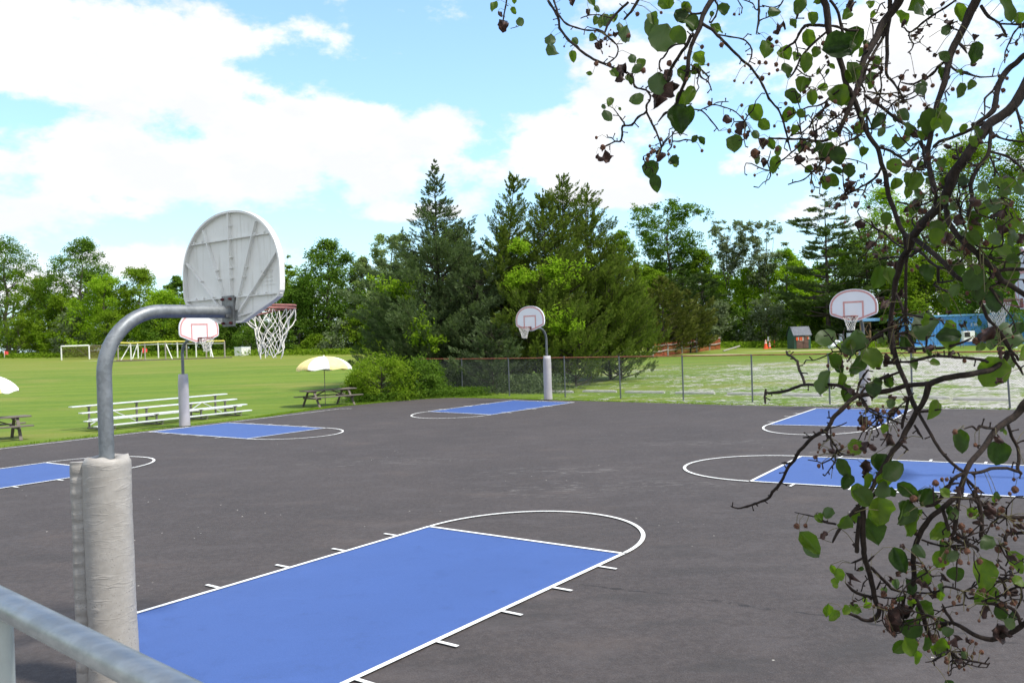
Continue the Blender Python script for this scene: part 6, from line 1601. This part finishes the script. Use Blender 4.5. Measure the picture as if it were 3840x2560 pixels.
# leaf shape: a round pear leaf, folded a little along the midrib, with curled rim
def leaf_grid(nu=7, nv=4):
    V = []; 
    for i in range(nu + 1):
        t = i / nu
        wdt = .50 * math.sin(math.pi * min(1, t * .90 + .085)) ** .62 * (1 - .22 * t) if t < 1 else .0
        if i == 0: wdt = .05
        for j in range(-nv, nv + 1): V.append((t, wdt * j / nv, j / nv))
    return np.array(V)
LG = leaf_grid(); NV = 4; NU = 7; ncol = 2 * NV + 1
LQ = np.array([(i * ncol + j, i * ncol + j + 1, (i + 1) * ncol + j + 1, (i + 1) * ncol + j) for i in range(NU) for j in range(2 * NV)])
class Leafer:
    def __init__(s): s.V = []; s.Q = []; s.T = []; s.n = 0
    def add(s, c, dr, nrm, size, tint, dead=False, bend=None):
        dr = Vector(dr).normalized(); sd = dr.cross(Vector(nrm)).normalized(); nn = sd.cross(dr)
        fold = rg.uniform(.05, .9) if not dead else rg.uniform(.5, 1.3); curl = rg.uniform(-.7, .9) if not dead else rg.uniform(-1.5, 1.5); wav = rg.uniform(.02, .075) * (3 if dead else 1); ph = rg.uniform(0, 6); tw = rg.uniform(-.6, .6) * (2 if dead else 1)
        asp = rg.uniform(.62, 1.08) if not dead else rg.uniform(.6, 1.0)
        t = LG[:, 0]; x = LG[:, 1] * asp; q = LG[:, 2]
        edge_ = np.abs(q); x = x * (1 + wav * np.sin(t * 17 + ph) * edge_)
        u = t - .5; z = fold * np.abs(x) * (1 if not dead else np.cos(ph + t * 3)) + curl * (u ** 2) * .5 + wav * 1.5 * np.sin(t * 9 + q * 2 + ph) * edge_
        a = tw * u; x2 = x * np.cos(a) - z * np.sin(a) * .5; z2 = z + x * np.sin(a)
        if dead:
            k = .55; u = u * (1 - .25 * abs(curl)); x2 = x2 * (1 - .3 * np.abs(x2)); z2 = z2 + .12 * np.sin(x2 * 14 + ph) 
        P = np.array(c)[None] + (np.outer(u, dr) + np.outer(x2, sd) + np.outer(z2, nn)) * size
        s.V.append(P); s.Q.append(LQ + s.n); s.n += len(P); s.T.append(np.full(len(LQ), tint))
        return Vector(c) - dr * size * .5
    def build(s, name, mat, parent):
        return np_mesh(name, np.concatenate(s.V), np.concatenate(s.Q), mat, parent, np.concatenate(s.T), smooth=True)
t_ = NT('pear_leaf')      # one material: hue runs from deep to fresh green with the leaf; underside greyer, as pear leaves are
at_ = t_.new('ShaderNodeAttribute', attribute_name='tint'); p_ = t_.pos(False)
c_ = t_.mix(t_.ramp(at_.outputs['Fac'], 0, 1, 0, 1, False), (.013, .029, .007), (.125, .190, .012))
n_ = t_.noise(p_, 60, 4, .6); c_ = t_.mix(t_.ramp(n_, .35, .7, 0, .4), c_, (.05, .10, .02)); c_ = t_.mix(t_.ramp(t_.noise(p_, 140, 3, .6), .68, .74, 0, .7), c_, (.07, .045, .02))
geo = t_.new('ShaderNodeNewGeometry'); c_ = t_.mix(t_.math('MULTIPLY', geo.outputs['Backfacing'], .45), c_, (.10, .13, .088))
pr = t_.new('ShaderNodeBsdfPrincipled'); t_.L.new(c_, pr.inputs['Base Color']); pr.inputs['Roughness'].default_value = .48; pr.inputs['Specular IOR Level'].default_value = .35
t_.L.new(t_.bump(n_, .2, .002), pr.inputs['Normal'])
tr_ = t_.new('ShaderNodeBsdfTranslucent'); t_.L.new(t_.mix(1.0, c_, (1.5, 1.7, .5), 'MULTIPLY'), tr_.inputs[0]); mx_ = t_.new('ShaderNodeMixShader'); mx_.inputs[0].default_value = .5
t_.L.new(pr.outputs[0], mx_.inputs[1]); t_.L.new(tr_.outputs[0], mx_.inputs[2]); t_.L.new(mx_.outputs[0], t_.out.inputs[0]); M['pear_leaf'] = t_.m
M['dead_leaf'] = simple('withered_leaf', (.040, .016, .012), .7, 0, .5, 40, .5)
M['fruit'] = simple('dry_russet_fruit', (.105, .042, .022), .85, 0, .5, 160, .8, bdist=.002)
M['petiole'] = simple('leaf_stalk', (.10, .085, .03), .7, 0, .3, 60, .1)
stalk_tw = []
live, dead = Leafer(), Leafer(); stalk = MB(); fruit = MB()
TW = [(TL[t][0] + x * TL[t][2], TL[t][1] + y * TL[t][2]) for t, x, y, _ in twig_pts]; TWA = np.array(TW)
def nearest(px, py):
    d = ((TWA - [px, py]) ** 2).sum(1); i = int(d.argmin()); return TWA[i], math.sqrt(d[i])
def stalk_to(start, px, py, maxpx=150, r=.0007, mat=None):
    (nx_, ny_), dist_ = nearest(px, py)
    if dist_ > maxpx: 
        k = maxpx / dist_; nx_, ny_ = px + (nx_ - px) * k, py + (ny_ - py) * k
    e = at(nx_, ny_, depth(nx_, ny_)) - tree_base; m = start.lerp(e, .5) + Vector((rg.uniform(-.006, .006), 0, .010))
    stalk.tube([start, m, e], [r, r, r * 1.3], 4, caps=False)
for line in LF.strip().splitlines():
    tile, rest = line.split(';'); tile = int(tile); toks = rest.split(); i = 0
    while i < len(toks):
        k = toks[i]; v = [float(a) for a in toks[i + 1].split(',')]; i += 2
        x, y, sz = v[:3]; q, d, s = tp(tile, x, y, rg.uniform(-.05, .07)); size = sz * s / F * d * 1.08
        ang = math.radians(v[3]) if len(v) > 3 else math.radians(rg.uniform(-140, -40))
        dr = _R * math.cos(ang) + _U2 * math.sin(ang) + Vector((0, rg.uniform(-.35, .35), 0))
        nrm = Vector((rg.uniform(-.45, .45), -1, rg.uniform(-.2, .5)))
        if k == 'p': nrm = Vector((rg.uniform(-.4, .4), 1, rg.uniform(-.5, .3)))
        tint = {'g': rg.uniform(.25, .9), 'd': rg.uniform(0, .2), 'p': rg.uniform(.2, .5), 'y': rg.uniform(.85, 1.0), 'b': rg.random()}[k]
        L = dead if k == 'b' else live
        st = L.add(q - tree_base, dr, nrm, size, tint, k == 'b')
        ox, oy, ss = TL[tile]; stalk_to(st, ox + x * ss - math.cos(ang) * sz * ss * .5, oy + y * ss + math.sin(ang) * sz * ss * .5, 90)
for line in FR.strip().splitlines():
    tile, rest = line.split(';'); tile = int(tile)
    for tok in rest.split():
        if ',' not in tok: continue
        x, y, sz = [float(a) for a in tok.split(',')]; q, d, s = tp(tile, x, y, rg.uniform(-.04, .05)); r = sz * s / F * d * .5; c = q - tree_base
        n = 9; m = 6; vs = []
        for a in range(m + 1):
            for b in range(n):
                th = math.pi * a / m; f = r * (1 + rg.uniform(-.16, .12)); vs.append(c + Vector((f * math.sin(th) * math.cos(2 * math.pi * b / n), f * math.sin(th) * math.sin(2 * math.pi * b / n), f * 1.05 * math.cos(th))))
        fruit.add(vs, [(a * n + b, a * n + (b + 1) % n, (a + 1) * n + (b + 1) % n, (a + 1) * n + b) for a in range(m) for b in range(n)])
        for _ in range(9 if sz > 30 else 4):      # bristly remains of the calyx
            v = Vector(sph(rng, 1)[0]); v.z -= .3; fruit.tube([c + v * r * .8, c + v * r * rg.uniform(1.15, 1.4)], [r * .10, r * .03], 3)
        ox, oy, ss = TL[tile]; stalk_to(c, ox + x * ss, oy + y * ss, 110, .0008)
# extra fine growth: small leaves, spurs and fruit stalks close to the measured twigs (density of the photograph, not its exact pieces)
dense = [i for i, (px, py) in enumerate(TW) if px > 3050 and not (2700 < px < 3120 and 1250 < py)]
sel = rg.sample(dense, min(len(dense), 420))
for i in sel:
    px, py = TW[i]; q = at(px, py, depth(px, py) + rg.uniform(-.12, .22)) - tree_base; a = rg.uniform(0, 6.28); L_ = rg.uniform(.025, .075)
    if py > 1300 and rg.random() < .55: continue
    e = q + Vector((math.cos(a) * L_, rg.uniform(-.05, .05), math.sin(a) * L_ - .02)); mb2 = stalk; mb2.tube([q, q.lerp(e, .5) + Vector((0, 0, .006)), e], .0009, 4, caps=False)
    u = rg.random()
    if u < .14: live.add(e, (math.cos(a), rg.uniform(-.4, .4), math.sin(a) - .5), (rg.uniform(-.5, .5), -1, rg.uniform(-.3, .6)), rg.uniform(.018, .045), rg.uniform(0, .9))
    elif u < .58: dead.add(e, (math.cos(a), rg.uniform(-.4, .4), math.sin(a) - .9), (rg.uniform(-.5, .5), -1, 0), rg.uniform(.015, .032), rg.random(), True)
    elif u < .68:
        r = rg.uniform(.0025, .0045); fruit.tube([e + Vector((0, 0, r)), e + Vector((0, 0, r * .3)), e - Vector((0, 0, r * .8)), e - Vector((0, 0, r * 1.5))], [r * .4, r, r * .9, r * .2], 7)
# fruit umbels: bundles of stalks springing from one spur
UMB = [(3150, 470), (3230, 430), (3060, 520), (3290, 350), (3120, 620), (3000, 500), (3380, 370), (3440, 520), (2780, 560), (2470, 560), (2260, 160), (2620, 250), (3420, 700), (3500, 740), (3580, 820), (3300, 860), (3700, 900), (3760, 780), (3260, 1650), (3180, 1620), (3320, 1600), (3250, 1720), (3560, 2060), (3640, 1980), (3720, 2050), (3440, 2300), (3520, 2340), (3600, 2400), (3380, 2230), (3760, 2180), (3690, 2290), (3330, 2250), (3780, 1950), (3620, 2200), (3480, 2150), (3560, 2450), (3100, 700), (3160, 760), (2850, 640), (3700, 1080), (3400, 1180), (3150, 1180)]
for (px, py) in UMB:
    (ax, ay), _d = nearest(px, py); c0 = at(ax, ay, depth(ax, ay)) - tree_base
    for k in range(rg.randint(5, 9)):
        a = rg.uniform(0, 6.28); L_ = rg.uniform(.022, .055); e = c0 + Vector((math.cos(a) * L_, rg.uniform(-.04, .04), math.sin(a) * L_ * .9 - .014))
        stalk.tube([c0, c0.lerp(e, .5) + Vector((0, 0, .005)), e], [.0012, .0009, .0009], 4, caps=False); r = rg.uniform(.0028, .0058)
        if rg.random() < .8: fruit.tube([e + Vector((0, 0, r)), e + Vector((0, 0, r * .35)), e - Vector((0, 0, r * .7)), e - Vector((0, 0, r * 1.4))], [r * .4, r, r * .9, r * .25], 7)
    for k in range(rg.randint(0, 2)):
        a = rg.uniform(0, 6.28); e = c0 + Vector((math.cos(a) * .03, rg.uniform(-.03, .03), math.sin(a) * .03 - .01)); dead.add(e, (math.cos(a), rg.uniform(-.4, .4), math.sin(a) - .5), (rg.uniform(-.5, .5), -1, .2), rg.uniform(.016, .034), rg.random(), True)
    # a knobbly side twig with its own offshoots
    for k in range(3):
        a = rg.uniform(0, 6.28); q = c0.copy(); dd = Vector((math.cos(a), rg.uniform(-.5, .5), math.sin(a))); pts = [q.copy()]
        for m_ in range(rg.randint(3, 6)):
            dd = (dd + Vector((rg.gauss(0, .45), rg.gauss(0, .3), rg.gauss(-.05, .45)))).normalized(); q = q + dd * rg.uniform(.014, .030); pts.append(q.copy())
            if rg.random() < .5: s2 = dd.cross(Vector((0, 1, 0))).normalized() * rg.choice((-1, 1)); stalk_tw.append((q.copy(), q + (s2 + dd * .5) * rg.uniform(.006, .016)))
        stalk_tw.append(pts)
tw = MB()
for e in stalk_tw:
    pts = list(e); tw.tube(pts, list(np.linspace(.0026, .0014, len(pts))) if len(pts) > 2 else [.0018, .0022], 5)
tw.build('fine_twigs', trunk.data.materials[0], pt)
# the crown above the picture, which shades the hanging twigs
for s, e in over:
    for k in range(120):
        t = rg.uniform(.3, 1.05); c = s.lerp(e, t) + Vector((rg.gauss(0, .30), rg.gauss(0, .28), rg.gauss(.05, .16)))
        w = c + tree_base
        if w.y > .1 and abs(w.x / w.y) < .72 and abs((w.z - H) / w.y) < .52: continue
        live.add(c, (rg.gauss(0, 1), rg.gauss(0, 1), -.6), (rg.gauss(0, .4), rg.gauss(0, .4), 1), rg.uniform(.05, .085), rg.uniform(.1, .8))
live.build('foliage', M['pear_leaf'], pt); dead.build('withered_leaves', M['dead_leaf'], pt); stalk.build('leaf_stalks', M['petiole'], pt); fruit.build('dry_fruits', M['fruit'], pt)
